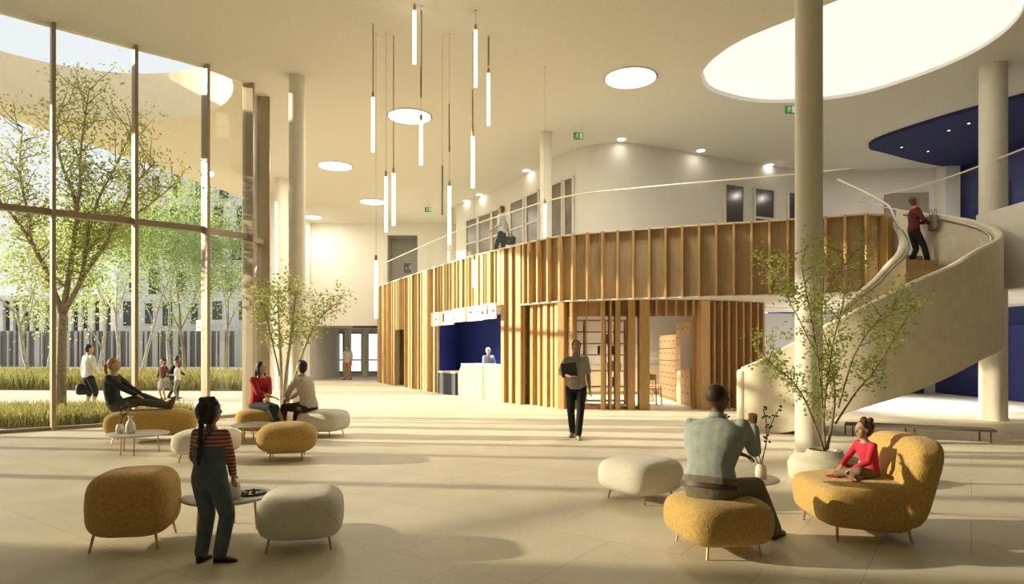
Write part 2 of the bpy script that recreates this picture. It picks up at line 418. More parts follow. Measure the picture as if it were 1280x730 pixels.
# fins
random.seed(3)
nf = 0; k = 3
while k < len(fas) - 2:
    p = fas[k]; d = (fas[k + 1] - fas[k - 1]).normalized(); nrm = V((d.y, -d.x, 0)); z = zlow(p); az = math.atan2(d.y, d.x)
    left = p.y > 18.4 and p.x < 1
    dep = random.choice((.05, .07, .10)) if left else .17
    w = random.choice((.06, .10, .16, .26)) if left else .055
    g = G(); q = p + nrm * (dep / 2 - .0)
    g.box((q.x, q.y, (z - .01 + BAND + .02) / 2), (w, dep, BAND + .03 - z), az + (random.uniform(-.25, .25) if left else 0), bev=.006)
    g.obj('fin', woodf, tw); nf += 1
    k += random.choice((2, 3)) if left else 3
# capping of the timber band
g = G()
for i in range(2, len(fas) - 1):
    a, b = fas[i], fas[i + 1]; d = b - a; nrm = V((-d.y, d.x, 0)).normalized(); q = (a + b) / 2 + nrm * .02
    g.box((q.x, q.y, BAND + .02), (d.length + .02, .2, .04), math.atan2(d.y, d.x))
g.obj('capping', mat('capping', (.74, .63, .42), .6), tw)
# soffit edge trim below the flying fascia
g = G()
for i in range(2, len(fas) - 1):
    a, b = fas[i], fas[i + 1]
    if zlow((a + b) / 2) < SOF - .05 or fpx(a) < 640: continue
    d = b - a; nrm = V((-d.y, d.x, 0)).normalized(); q = (a + b) / 2 + nrm * .02
    g.box((q.x, q.y, SOF - .03), (d.length + .02, .24, .03), math.atan2(d.y, d.x))
g.obj('soffit_trim', whitep, tw)
# glass guard with rail on the fascia
def guard(name, P, z0, z1, label, posts=False, zf=None):
    t = thing(name, label, 'guard rail')
    P = resample(P, .5) + [P[-1]]
    zz = zf or (lambda i: (z0, z1))
    g = G(); g.rings([[V((p.x, p.y, zz(i)[0])), V((p.x + .006, p.y + .01, zz(i)[0])), V((p.x + .006, p.y + .01, zz(i)[1])), V((p.x, p.y, zz(i)[1]))] for i, p in enumerate(P)])
    g.obj('glass', gglass, t)
    g = G(); g.tube([V((p.x, p.y, zz(i)[1] + .015)) for i, p in enumerate(P)], .02, 8); g.obj('handrail', railm, t, smooth=True)
    return t
fr = [p + V((0, 0, 0)) for p in fas_in if p.x < 7.7 and p.y < 31.5]
guard('glass_guard', fr, BAND + .04, 5.58, 'long glass guard with thin rail on top of the curved timber fascia')
guard('glass_guard', [V((*p, 0)) for p in [(9.55, 17.85), (9.85, 17.5), (10.3, 16.6), (10.5, 15.4), (10.5, 13.9), (10.5, 11.2)]], MEZ, 5.66, 'glass guard with thin rail on the upper floor behind the curved staircase')
guard('glass_guard', [V((*p, 0)) for p in [(9.7, 18.3), (10.8, 19.0), (11.8, 19.6)]], MEZ, 5.66, 'short glass guard sloping away behind the woman on the stairs')
# right gallery parapet
g = G(); g.box((10.36, 12.75, (SOF + BAND) / 2), (.14, 3.6, BAND - SOF + .06), bev=.01)
struct(g.obj('wall_right_parapet', whitep))

# ------------------------------------------------------------------ rooms under the gallery
struct(wall('wall_under_gallery', [(1.0, 23.4), (15.1, 23.4)], .2, 0, SOF, coolw))
g = G(); g.box((13.6, 23.3, 1.4), (.0 + 2.0, .12, 2.8)); 
struct(g.obj('wall_blue_panel', bluem))
for i, (y, w) in enumerate(((19.4, 1.1), (17.9, 1.1))):
    d = empty_struct('door_%d' % (2 + i))
    g = G(); g.box((15.12, y, 1.15), (.08, w, 2.3), bev=.01); g.obj('door_leaf', mat('blue_door', (.018, .03, .16), .5), d)
    g = G(); g.box((15.06, y + w / 2, 1.15), (.05, .05, 2.3)); g.obj('door_edge', black, d)
    g = G(); g.tube([(15.05, y - w * .38, 1.0), (15.0, y - w * .38, 1.0), (15.0, y - w * .26, 1.0)], .012); g.obj('door_handle', railm, d)
for i, y in enumerate((20.6, 16.2)):
    d = empty_struct('door_%d' % (6 + i))
    g = G(); g.box((15.12, y, MEZ + 1.15), (.08, 1.3, 2.3), bev=.01); g.obj('door_leaf', mat('blue_door_dark', (.02, .025, .07), .5), d)
    g = G(); g.box((15.06, y, MEZ + 1.15), (.04, .06, 2.3)); g.obj('door_edge', black, d)
# blue ceiling field, upper right
bl = catmull([V((*p, 0)) for p in [(15.1, 13.6), (13.6, 14.6), (11.95, 16.7), (11.1, 18.3), (10.75, 19.4), (10.95, 20.1), (11.6, 20.5), (13.5, 21.6), (15.1, 22.3)]], 6)
g = G(); g.slab([p[:2] for p in bl], [], CEIL - .10, CEIL - .001); struct(g.obj('ceiling_blue', bluec))
# jamb and door recess at the gallery end
g = G(); g.box((14.75, 22.2, (MEZ + CEIL) / 2), (.5, .5, CEIL - MEZ)); struct(g.obj('wall_jamb', whitep))
d = empty_struct('door_5', 'taupe door at the far end of the gallery')
g = G(); g.box((13.6, 22.62, MEZ + 1.3), (1.4, .08, 2.6), bev=.01, rz=-.16); g.obj('door_leaf', mat('door_taupe', (.30, .26, .20), .6), d)
g = G(); g.tube([(13.05, 22.62, MEZ + 1.05), (13.05, 22.55, MEZ + 1.05), (13.2, 22.53, MEZ + 1.05)], .015); g.obj('door_handle', railm, d)

# reception niche
blue2 = mat('blue_reception', (.03, .05, .27), .7, var=.05, scale=6)
o = struct(wall('wall_reception_left', [(-2.72, 23.75), (-2.2, 26.0)], -.1, 0, SOF, blue2))
struct(wall('wall_reception_back', [(-2.2, 26.0), (1.7, 22.3)], -.1, 0, SOF, blue2))
struct(wall('wall_reception_right', [(1.7, 22.3), (.62, 19.7)], -.1, 0, SOF, blue2))
o = thing('reception_desk', 'pale stone reception desk in the blue niche of the timber wall', 'desk')
stone = mat('pale_travertine', (.44, .37, .26), .6, scale=3, col2=(.53, .45, .33), stretch=(1, 1, 8))
A, B = V((-1.85, 22.05, 0)), V((-.20, 19.55, 0)); dd = (B - A).normalized(); nn = V((-dd.y, dd.x, 0))
g = G(); q = [A + nn * .05, B + nn * .05, B + nn * .75, A + nn * .75 + dd * .2]
low = [p + V((0, 0, .0)) for p in q]; hi = [A + nn * .05 + dd * .22 + V((0, 0, 1.04)), q[1] + V((0, 0, 1.04)), q[2] + V((0, 0, 1.04)), q[3] + V((0, 0, 1.04))]
mid = [A + nn * .05 - dd * .02 + V((0, 0, .75)), q[1] + V((0, 0, .75)), q[2] + V((0, 0, .75)), q[3] + V((0, 0, .75))]
g.rings([low, mid, hi]); g.obj('desk_front', stone, o)
g = G(); t = [p + V((0, 0, 0)) for p in hi]; t[0] -= dd * .04; g.rings([t, [p + V((0, 0, .05)) for p in t]]); g.obj('desk_top', mat('stone_top', (.74, .68, .55), .4), o)
g = G(); c = A - dd * .75 + nn * .35; az = math.atan2(dd.y, dd.x)
g.box((c.x, c.y, .37), (1.25, .7, .74), az); g.obj('lower_wing', mat('graphite', (.03, .035, .06), .6), o)
g = G(); g.box((c.x, c.y, .77), (1.3, .76, .06), az); g.obj('lower_wing_top', stone, o)
# sign panels over the reception opening
spec = [(546.8, 575, .0, 2.38, [(.25, 0, 'dot'), (.6, .02, 'bar')]), (575, 592, .05, 2.44, [(.2, -.1, 'tick')]), (592, 611.5, .0, 2.44, [(.25, .05, 'arrow'), (.65, .05, 'dash')]), (611.5, 630.3, .05, 2.46, [(.12, -.02, 'dot'), (.45, .04, 'i'), (.85, .0, 'arrow')])]
for i, (a, b, off, z0, marks) in enumerate(spec):
    fp = [p[:2] for p in fas]
    ha, _ = hit_poly(a, fp); hb, _ = hit_poly(b, fp); ha = V((*ha, 0)); hb = V((*hb, 0)); d = (hb - ha); nrm = V((d.y, -d.x, 0)).normalized()
    c = (ha + hb) / 2 + nrm * (.22 + off); az = math.atan2(d.y, d.x)
    t = thing('sign_panel', ['leftmost white sign panel above the reception opening, with a dot and a bar', 'narrow white sign panel second from left above the reception opening', 'white sign panel third from left above reception, with a small arrow and dash', 'rightmost white sign panel above the reception opening, with an i-shaped mark'][i], 'sign', (c.x, c.y, 0), az, 'white sign panels above reception')
    z1 = 2.86 + .02 * i; W = d.length - .02
    g = G(); g.box((0, 0, (z0 + z1) / 2), (W, .06, z1 - z0), bev=.005); g.obj('board', mat('sign_white', (.86, .82, .72), .5), t)
    for u, dz, kind in marks:
        x = (u - .5) * W; z = (z0 + z1) / 2 + dz; g = G()
        if kind == 'dot': g.lathe([(.06, -.006), (.06, .006)], 16); bmesh.ops.transform(g.b, matrix=M.Translation((x, -.035, z)) @ M.Rotation(R(90), 4, 'X'), verts=g.b.verts)
        if kind == 'bar': g.box((x, -.035, z), (.11, .012, .26))
        if kind == 'tick': g.box((x, -.035, z), (.10, .012, .05))
        if kind == 'arrow': g.rings([[(x - .1, y, z - .018), (x + .02, y, z - .018), (x + .02, y, z - .06), (x + .1, y, z), (x + .02, y, z + .06), (x + .02, y, z + .018), (x - .1, y, z + .018)] for y in (-.042, -.029)])
        if kind == 'dash': g.box((x, -.035, z), (.12, .012, .03))
        if kind == 'i':
            g.box((x, -.035, z - .04), (.07, .012, .19))
            G().box((x, -.035, z + .1), (.07, .012, .06)).obj('sign_mark', black, t)
        g.obj('sign_mark', black, t)
# dark doorway in the timber wall
h, d = hit_poly(500.5, [p[:2] for p in fas])
struct(wall('wall_doorway_back', [(h.x - .3, h.y + 1.6), (h.x + .9, h.y + 1.0)], .1, 0, SOF, woodd))

# ------------------------------------------------------------------ library front
lib = [V((*p, 0)) for p in [(.23, 19.0), (.42, 18.72), (.62, 18.3), (.95, 17.75), (1.35, 17.3), (1.75, 17.08), (2.4, 17.0), (3.42, 17.0), (4.72, 17.0), (4.95, 17.1), (5.9, 17.5), (6.88, 18.0), (6.95, 18.3), (6.95, 23.3)]]
ls = resample(lib, .06)
lf = empty_struct('library_screen', 'oak fin screen of the library under the gallery')
g = G()
for a, b in zip(ls, ls[1:]):
    c = (a + b) / 2; x = fpx(c); d = b - a; nrm = V((-d.y, d.x, 0)).normalized(); q = c + nrm * .12
    if c.y > 18.35 and c.x > 6.7: x = 960
    z0 = 0 if (x < 698 and c.x < 2) or x > 870 else 2.42
    g.box((q.x, q.y, (z0 + SOF) / 2), (d.length + .01, .06, SOF - z0), math.atan2(d.y, d.x))
g.obj('backing', woodd, lf)
def fin_at(px, w, dep, z0=0., m=woodf, rot=0.):
    h, d = hit_poly(px, [p[:2] for p in lib]); nrm = V((d.y, -d.x)); q = h - nrm * (.09 - dep / 2 + .02)
    g = G(); g.box((q.x, q.y, (z0 + SOF - .01) / 2), (w, dep, SOF - .01 - z0), math.atan2(d.y, d.x) + rot, bev=.006)
    g.obj('fin', m, lf)
for px, w, dep in [(655, .09, .12), (665, .16, .14), (673, .1, .10), (682, .2, .14), (689, .1, .10), (696, .12, .14), (704.5, .18, .3), (717.5, .08, .3), (733, .03, .1), (753.5, .11, .32), (762, .06, .3), (771, .13, .3), (788, .18, .3), (804, .26, .3)]:
    fin_at(px, w, dep)
for px in (820, 832, 844, 856, 866): fin_at(px, .06, .2, 2.42)
fin_at(878, .27, .25, 0, woodl)
for px in (890, 899, 908, 917, 926, 935, 944, 951): fin_at(px, .06, .22, 0, woodd)
g = G()
for px in range(700, 806, 6):
    h, d = hit_poly(px, [p[:2] for p in lib]); g.box((h.x, h.y + .08, .04), (.14, .12, .08), math.atan2(d.y, d.x))
g.obj('bottom_rail', woodf, lf)
# library inside
struct(wall('wall_library_back', [(.9, 22.9), (6.8, 22.9)], .1, 0, SOF, whitep))
g = G(); g.box((3.9, 22.82, .55), (5.6, .06, .9)); struct(g.obj('baseboard_library', mat('cream_panel', (.72, .60, .38), .6)))
bs = thing('bookshelf', 'open shelf with few books behind the oak fins of the library', 'bookshelf', (2.35, 18.7, 0))
bw = 1.75
g = G()
for sx in (-bw / 2, -bw / 6, bw / 6, bw / 2): g.box((sx, 0, 1.2), (.035, .32, 2.4))
g.obj('upright', woodd, bs)
for z in (.1, .5, .95, 1.4, 1.72, 2.05, 2.38):
    g = G(); g.box((0, 0, z), (bw, .32, .035), bev=.004); g.obj('shelf', woodd, bs)
random.seed(11)
bcols = [(.05, .05, .05), (.10, .08, .06), (.35, .30, .22), (.03, .03, .04), (.25, .1, .06), (.15, .17, .16)]
bn = ['black', 'dark brown', 'tan', 'charcoal', 'rust', 'grey']
slot = [(.12, 1.42), (.2, 1.42), (.27, 1.42), (.5, 1.42), (.56, 1.42), (.62, 1.42), (.25, 1.74), (.31, 1.74), (.37, 1.74), (.62, 1.74), (-.5, 1.42), (-.44, 1.42), (.4, .97), (.48, .97), (.56, .97), (.72, .97), (.7, .52), (.62, .52), (.54, .52)]
shelfname = {1.42: 'middle', 1.74: 'second-from-top', .97: 'lower-middle', .52: 'lowest open'}
for i, (x, z) in enumerate(slot):
    h = random.uniform(.2, .28); k = i % 6
    o = thing('book', '%s book standing on the %s shelf of the library bookshelf' % (bn[k], shelfname[z]), 'book', (2.35 + x, 18.68, z), 0, 'books in the library bookshelf, ' + bn[k] + ' on ' + shelfname[z])
    g = G(); g.box((0, 0, h / 2), (.045, .19, h)); g.obj('cover', mat('book_' + bn[k].replace(' ', '_'), bcols[k], .7), o)
    g = G(); g.box((0, .003, h / 2), (.034, .186, h + .004)); g.obj('pages', mat('paper', (.8, .75, .62), .9), o)
# tall cabinets along the right of the library
for i, (y0, y1, hgt) in enumerate(((17.75, 19.3, 2.36), (19.4, 21.6, 2.0))):
    c = thing('tall_cabinet', ['tall oak cabinet nearest the library door', 'lower oak drawer cabinet further back in the library'][i], 'cabinet', (5.05 + .02 * i, (y0 + y1) / 2, 0), 0)
    g = G(); g.box((0, 0, hgt / 2), (.42, y1 - y0, hgt), bev=.01); g.obj('carcass', woodf, c)
    n = 3 + i
    for a in range(n):
        for b in range(5):
            yy = (a + .5) / n * (y1 - y0) - (y1 - y0) / 2; zz = .08 + (b + .5) * (hgt - .12) / 5
            g = G(); g.box((-.215, yy, zz), (.02, (y1 - y0) / n - .03, (hgt - .12) / 5 - .03), bev=.004); q = g.obj('drawer', woodl, c)
            g = G(); g.box((-.235, yy, zz + .05), (.02, .12, .015)); g.obj('handle', black, q)
t = tag(G().box((0, 0, 0), (.36, .04, .93), bev=.006).obj('notice_board', mat('board_white', (.66, .62, .55), .5), loc=(ray_x(859) * 17.5, 17.5, 1.5)), 'blank pale board hanging inside the library door', 'board')
def wchair(loc, rz, label):
    c = thing('wooden_chair', label, 'chair', loc, rz, 'wooden chairs in the library')
    g = G(); g.box((0, 0, .45), (.42, .42, .04), bev=.01); g.obj('seat', woodl, c)
    for sx in (-.18, .18):
        for sy in (-.18, .18):
            g = G(); g.tube([(sx, sy, .43), (sx * 1.1, sy * 1.1, 0)], .02); g.obj('leg', woodl, c)
        g = G(); g.tube([(sx, -.19, .45), (sx, -.23, .86)], .018); g.obj('back_post', woodl, c)
    g = G(); g.box((0, -.225, .78), (.4, .03, .16), bev=.01); g.obj('backrest', woodl, c)
wchair((3.98, 18.6, 0), -.6, 'wooden chair nearest the library door opening')
wchair((4.25, 19.9, 0), -.9, 'wooden chair further back beside the library cabinet')
# ================================================================== STAIRCASE
TOP = [(-134.6, 1.18), (-120, 1.66), (-105, 2.19), (-87, 2.75), (-74, 3.05), (-62.6, 3.38), (-37, 3.82), (-12, 4.33), (10.6, 4.78), (23, 5.0), (48, 5.45)]
BOT = [(-134.6, 0), (-122, 0.0), (-112, .22), (-105, .44), (-87, .80), (-74, 1.10), (-62.6, 1.36), (-37, 1.66), (-12, 2.3), (10, 2.75), (23, 3.0), (48, 3.6)]
def smooth_tab(t, a):
    return (interp(t, a - 4) + 2 * interp(t, a) + interp(t, a + 4)) / 4
st = thing('spiral_staircase', 'curved pale plaster staircase sweeping up to the gallery on the right', 'staircase')
def ribbon(name, r, th, a0, a1, topf, botf, m):
    RR = []; n = int((a1 - a0) / 2.0)
    for i in range(n + 1):
        a = a0 + (a1 - a0) * i / n; zt, zb = topf(a), botf(a); e = .035
        sec = [(r, zb), (r + th, zb), (r + th, zt - e), (r + th - e, zt), (r + e, zt), (r, zt - e)]
        RR.append([pol(rr, a) + V((0, 0, z)) for rr, z in sec])
    # rounded lower end
    g = G(); g.rings(RR); return g.obj(name, m, st, smooth=2)
ribbon('outer_balustrade', RO - .14, .14, -134.6, 30, lambda a: smooth_tab(TOP, a), lambda a: smooth_tab(BOT, a), concrete)
def itop(a):
    return smooth_tab(TOP, min(a, 0)) - .06
ribbon('inner_balustrade', RI - .0, .13, -132, 47, itop, lambda a: smooth_tab(BOT, a) + .1, concrete)
for r in (RO - .07, RI + .065):      # rounded noses where both balustrades start
    p = pol(r, -134.6 if r > 3 else -132); G().lathe([(.10, 0), (.10, 1.13), (.07, 1.17)], 16, (p.x, p.y, 0)).obj('newel', concrete, st, smooth=2)
# soffit between the balustrades
RR = []
for i in range(0, 90):
    a = -128 + 176 * i / 89; zb = smooth_tab(BOT, a) + .12; zt = max(zb + .1, interp([(-130, .0), (-105, .75), (-87, 1.35), (-37, 2.5), (15, 3.55), (46, 4.2)], a) - .05)
    RR.append([pol(RI + .1, a) + V((0, 0, zb)), pol(RO - .12, a) + V((0, 0, zb)), pol(RO - .12, a) + V((0, 0, zt)), pol(RI + .1, a) + V((0, 0, zt))])
g = G(); g.rings(RR); g.obj('soffit', concrete, st, smooth=2)
HT = [(0.0, -131), (.95, -105), (1.5, -87), (2.5, -37), (3.6, 15), (4.35, 47)]
NS = 26
for i in range(NS):
    z = 4.35 * (i + 1) / NS; a0 = interp(HT, 4.35 * i / NS); a1 = interp(HT, z) + 1.2
    RR = []
    for k in range(4):
        a = a0 + (a1 - a0) * k / 3
        RR.append([pol(RI + .12, a) + V((0, 0, z - .20)), pol(RO - .13, a) + V((0, 0, z - .20)), pol(RO - .13, a) + V((0, 0, z)), pol(RI + .12, a) + V((0, 0, z))])
    g = G(); g.rings(RR); g.obj('step', woodf if i % 2 else woodp, st)
g = G(); g.tube([pol(RO - .2, a) + V((0, 0, smooth_tab(TOP, a) - .12)) for a in range(-130, 29, 3)], .024, 8); g.obj('handrail', mat('rail_dark', (.30, .27, .22), .35, metal=.6), st, smooth=True)
g = G(); g.tube([pol(RI + .19, a) + V((0, 0, itop(a) - .10)) for a in range(-128, 20, 3)], .024, 8); g.obj('handrail', MATS['rail_dark'], st, smooth=True)
g = G()
P = []
for i, a in enumerate(range(-14, 47, 4)): P.append(pol(RI + .06, a) + V((0, 0, itop(a) + .03 + 1.25 * (i / 15))))
g.tube(P, .022, 8); g.obj('upper_rail', railm, st, smooth=True)

# ================================================================== COLUMNS
def column(px, y, r, label, x=None, top=CEIL):
    x = ray_x(px) * y if x is None else x
    o = thing('round_column', label, 'column', (x, y, 0)); o['kind'] = 'structure'
    g = G().lathe([(r, 0), (r, top)], 40); g.obj('shaft', colm, o, smooth=2)
    g = G().lathe([(r + .012, 0), (r + .012, .06), (r, .065)], 40); g.obj('base_ring', colm, o, smooth=2)
column(1011, 9.7, .19, 'tall round column in front of the staircase')
column(1241.5, 14.45, .265, 'round column at the right edge behind the stair sweep')
column(371.5, 15.05, .183, 'round column beside the glass front, behind the man in the beige shirt')
column(352, 24.0, .23, 'further round column just left of the first one by the glass front')
column(682.5, 18.9, .17, 'slim round column rising from the gallery behind the timber fascia')
column(563, 29.0, .13, 'thin far column at the left end of the gallery')

# ================================================================== CEILING FIXTURES
lampm = glow('lamp_diffuser', (1, .96, .86), 2.6)
def disc_lamp(parent, z, size, e, col):
    l = bpy.data.lights.new('lamp', 'AREA'); l.shape = 'DISK'; l.size = size; l.energy = e; l.color = col
    o = bpy.data.objects.new('lamp', l); COL.objects.link(o); o.parent = parent; o.location = (0, 0, z); return o
def ceil_at(px, py): y = (CEIL - EYE) * FPX / (HORY - py); return ray_x(px) * y, y
cl = []
for i, (px, py, r, lab) in enumerate([(788, 97, .61, 'large round ceiling light nearest the oval roof light'), (512, 145, .6, 'round ceiling light behind the hanging tube lamps'), (419, 207, .59, 'round ceiling light right of the left column'), (466, 252, .56, 'far round ceiling light in front of the far wall'), (391, 271, .45, 'furthest round ceiling light beside the left columns')]):
    x, y = ceil_at(px, py)
    o = thing('ceiling_light', lab, 'ceiling light', (x, y, CEIL)); 
    G().lathe([(r, -.03), (r, .0), (r - .03, .0), (r - .03, -.03)], 40, cap=False).obj('rim', whitep, o, smooth=2)
    G().lathe([(.01, -.025), (r - .03, -.025), (r - .03, -.012), (.01, -.012)], 40).obj('diffuser', lampm, o)
    disc_lamp(o, -.04, 2 * r - .1, CEIL_W * (1 if py < 230 else .5), (1, .94, .80))
spotm = glow('spot_lens', (1, .95, .85), 7)
def downlight(x, y, z, lab, r=.11, grp=None):
    o = thing('downlight', lab, 'ceiling light', (x, y, z), 0, grp)
    G().lathe([(r, -.012), (r, -.001), (r - .025, -.001), (r - .025, -.012)], 20, cap=False).obj('rim', whitep, o)
    G().lathe([(.005, -.010), (r - .025, -.010), (r - .025, -.004), (.005, -.004)], 20).obj('lens', spotm, o)
    disc_lamp(o, -.02, 2 * r, DOWN_W if r > .1 else 22, (1, .93, .82))
for px, py, lab in [(777, 174, 'small downlight over the gallery right of the exit sign'), (876, 188, 'small downlight above the right-hand gallery windows'), (962, 206, 'small downlight over the gallery just left of the big column'), (658, 213, 'small downlight left of the slim gallery column'), (599, 243, 'right one of two small downlights above the man on the gallery'), (583, 251, 'left one of two small downlights above the man on the gallery'), (1145, 222, 'small downlight above the woman on the stairs')]:
    x, y = ceil_at(px, py); downlight(x, y, CEIL, lab, .15)
for i, (px, py) in enumerate([(1127, 184), (1160, 189), (1186, 163), (1211, 154), (1225, 157)]):
    y = (CEIL - .1 - EYE) * FPX / (HORY - py); downlight(ray_x(px) * y, y, CEIL - .10, 'tiny spotlight in the blue ceiling field', .045, 'tiny spotlights in the blue ceiling')
y = (SOF - EYE) * FPX / (HORY - 374.5); downlight(ray_x(847) * y, y + .35, SOF, 'downlight in the gallery underside above the library door', .15)
# exit signs
green = mat('exit_green', (.03, .30, .09), .5); signw = mat('exit_white', (.8, .9, .8), .5)
for px, py, lab, s in [(723, 170, 'green and white exit sign hanging near the gallery column', 1), (535, 262, 'small green exit sign near the far wall', 1), (988, 137, 'green exit sign half hidden behind the big column', 1)]:
    y = 5.95 * FPX / (HORY - py); x = ray_x(px) * y
    o = thing('exit_sign', lab, 'exit sign', (x, y, CEIL))
    G().box((-.08, 0, -.1), (.01, .01, .2)).box((.08, 0, -.1), (.01, .01, .2)).obj('hanger', railm, o)
    G().box((0, 0, -.3), (.27, .03, .20), bev=.004).obj('sign_panel', green, o)
    g = G()
    g.ell((-.03, -.018, -.235), (.016, .006, .016)); g.box((-.035, -.018, -.285), (.026, .006, .07), ry=.3); g.box((-.005, -.018, -.27), (.06, .006, .014), ry=.5)
    g.box((-.065, -.018, -.275), (.05, .006, .013), ry=-.6); g.box((-.06, -.018, -.34), (.016, .006, .075), ry=.7); g.box((-.015, -.018, -.335), (.016, .006, .06), ry=-.5)
    g.box((.075, -.018, -.30), (.08, .006, .16)); g.obj('sign_mark', signw, o)
# pendants: tube lamps on thin cables
tubem = glow('tube_glow', (1, .93, .78), 5.0)
PEND = [  # px, depth, tube top py, tube bottom py, rod top py, rod bottom py, label
    (466.3, 12.6, 122, 190, None, None, 'tube lamp hanging furthest left, below a thin bronze rod'),
    (470, 13.0, 326, 398, None, None, 'lowest tube lamp hanging in front of the left end of the timber wall'),
    (482.6, 13.0, 221, 290, None, None, 'left one of two tube lamps hanging close together'),
    (492, 13.07, 217, 282, None, None, 'right one of two tube lamps hanging close together, on a dark rod'),
    (518, 11.9, 14, 80, None, None, 'topmost tube lamp cut by the upper edge of the picture'),
    (526.4, 11.95, 151, 206, 14, 122, 'tube lamp hanging in front of the round ceiling light'),
    (561.8, 13.0, 233, 306, 130, 190, 'tube lamp in front of the thin far column, under a short bronze rod'),
    (594.6, 12.1, 38, 109, None, None, 'high tube lamp second from right of the cluster'),
    (610.7, 13.1, 92, 157, 47, 82, 'tube lamp hanging furthest right of the upper cluster'),
    (591, 13.0, 171, 235, 112, 166, 'tube lamp directly above the man on the gallery'),
    (592.6, 14.0, 325, 359, None, None, 'short tube lamp glowing against the timber fascia'),
    (681, 14.5, 255, 297, None, None, 'tube lamp in front of the slim gallery column')]
rodm = mat('rod_bronze', (.40, .29, .16), .4, metal=.5); cablem = mat('cable_tan', (.50, .41, .27), .6)
for px, y, t0, t1, r0, r1, lab in PEND:
    z = lambda py: EYE + (HORY - py) * y / FPX
    o = thing('pendant_lamp', lab, 'pendant lamp', (ray_x(px) * y, y, z(t1)), 0, 'hanging tube lamps')
    b = z(t1); L = z(t0) - b
    G().lathe([(.004, 0), (.032, .004), (.032, L), (.004, L)], 14).obj('tube', tubem, o, smooth=2)
    G().lathe([(.025, L), (.025, L + .1), (.008, L + .12)], 14).obj('cap', brass, o, smooth=2)
    dark = lab.endswith('dark rod') or px in (466.3,)
    G().tube([(0, 0, L + .1), (0, 0, CEIL - b)], .011 if dark else .0035, 8).obj('cable', rodm if dark else cablem, o)
    G().lathe([(.03, CEIL - b - .015), (.03, CEIL - b)], 16).obj('ceiling_cup', ceilm, o)
    if r0: G().tube([(0, 0, z(r1) - b), (0, 0, z(r0) - b)], .019, 8).obj('stem', rodm, o)
for px, y, r0, r1 in [(553, 13.0, 207, 269)]:
    z = lambda py: EYE + (HORY - py) * y / FPX
    o = thing('pendant_rod', 'unlit bronze rod hanging left of the thin far column', 'pendant rod', (ray_x(px) * y, y, z(r1)))
    G().tube([(0, 0, 0), (0, 0, z(r0) - z(r1))], .019, 8).obj('rod', rodm, o)
    G().tube([(0, 0, z(r0) - z(r1)), (0, 0, CEIL - z(r1))], .004, 6).obj('cable', cablem, o)

# ================================================================== FURNITURE
def boucle(name, c1, c2):
    m = bpy.data.materials.new(name); m.use_nodes = True; nt = m.node_tree; N = nt.nodes; L = nt.links; b = N['Principled BSDF']
    b.inputs['Roughness'].default_value = .95; b.inputs['Specular IOR Level'].default_value = .15; b.inputs['Sheen Weight'].default_value = .25
    tc = N.new('ShaderNodeTexCoord'); vo = N.new('ShaderNodeTexVoronoi'); vo.inputs['Scale'].default_value = 110; L.new(tc.outputs['Object'], vo.inputs['Vector'])
    no = N.new('ShaderNodeTexNoise'); no.inputs['Scale'].default_value = 45; no.inputs['Detail'].default_value = 3; L.new(tc.outputs['Object'], no.inputs['Vector'])
    r = N.new('ShaderNodeValToRGB'); r.color_ramp.elements[0].position = .35; r.color_ramp.elements[1].position = .65
    r.color_ramp.elements[0].color = (*c1, 1); r.color_ramp.elements[1].color = (*c2, 1); L.new(no.outputs['Fac'], r.inputs[0]); L.new(r.outputs[0], b.inputs['Base Color'])
    bp = N.new('ShaderNodeBump'); bp.inputs['Strength'].default_value = .5; bp.inputs['Distance'].default_value = .012; bp.invert = True
    L.new(vo.outputs['Distance'], bp.inputs['Height']); L.new(bp.outputs[0], b.inputs['Normal']); return m
mustard = boucle('mustard_boucle', (.56, .35, .09), (.70, .47, .16))
cream = boucle('cream_boucle', (.78, .73, .62), (.86, .81, .71))
def ottoman(loc, rz, w, d, zb, zt, m, label, legs, cat='ottoman', group=None, puff=1., e=3.8, ez=4.3):
    o = thing('ottoman', label, cat, loc, R(rz), group)
    def f(p):
        k = 1 + .025 * math.sin(2.0 * p.x / w + .7) * puff; t = p.z / ((zt - zb) / 2)
        s = 1 - .10 * max(0, t) ** 2 - .05 * max(0, -t) ** 2
        return V((p.x * s, p.y * s, p.z * k))
    G().superell((0, 0, (zb + zt) / 2), (w / 2, d / 2, (zt - zb) / 2), e, ez, f=f).obj('cushion', m, o, smooth=True)
    for (x, y) in legs:
        G().tube([(x * .86, y * .86, zb + .10), (x, y, 0)], [.013, .009], 8).obj('leg', brass, o, smooth=2)
    G().box((0, 0, zb + .03), (w * .62, d * .62, .03), bev=.01).obj('base_frame', brass, o)
    return o
def L4(a, b): return [(-a, -b), (a, -b), (-a, b), (a, b)]
ottoman((-3.03, 5.27, 0), 12, .62, .62, .09, .59, mustard, 'tall mustard boucle ottoman in the left foreground', L4(.24, .24), ez=4.6)
ottoman((-1.68, 5.25, 0), 12, .65, .64, .08, .435, cream, 'cream boucle ottoman in front of the near coffee table, beside the child', L4(.24, .24), ez=4.6)
ottoman((1.60, 5.12, 0), 12, .72, .72, .075, .42, mustard, 'mustard boucle ottoman the man in the grey-green shirt sits on', L4(.22, .25))
ottoman((1.34, 6.84, 0), 40, .78, .72, .08, .43, cream, 'cream boucle ottoman behind the seated man in the middle of the hall', L4(.23, .24))
ottoman((-6.15, 11.2, 0), 20, 1.40, .66, .09, .53, mustard, 'long mustard bench with a woman stretched out on it', L4(.56, .22), cat='bench', e=4.6)
ottoman((-4.30, 9.25, 0), 10, .86, .70, .09, .43, cream, 'cream ottoman behind the standing child, right of the small table', L4(.3, .24))
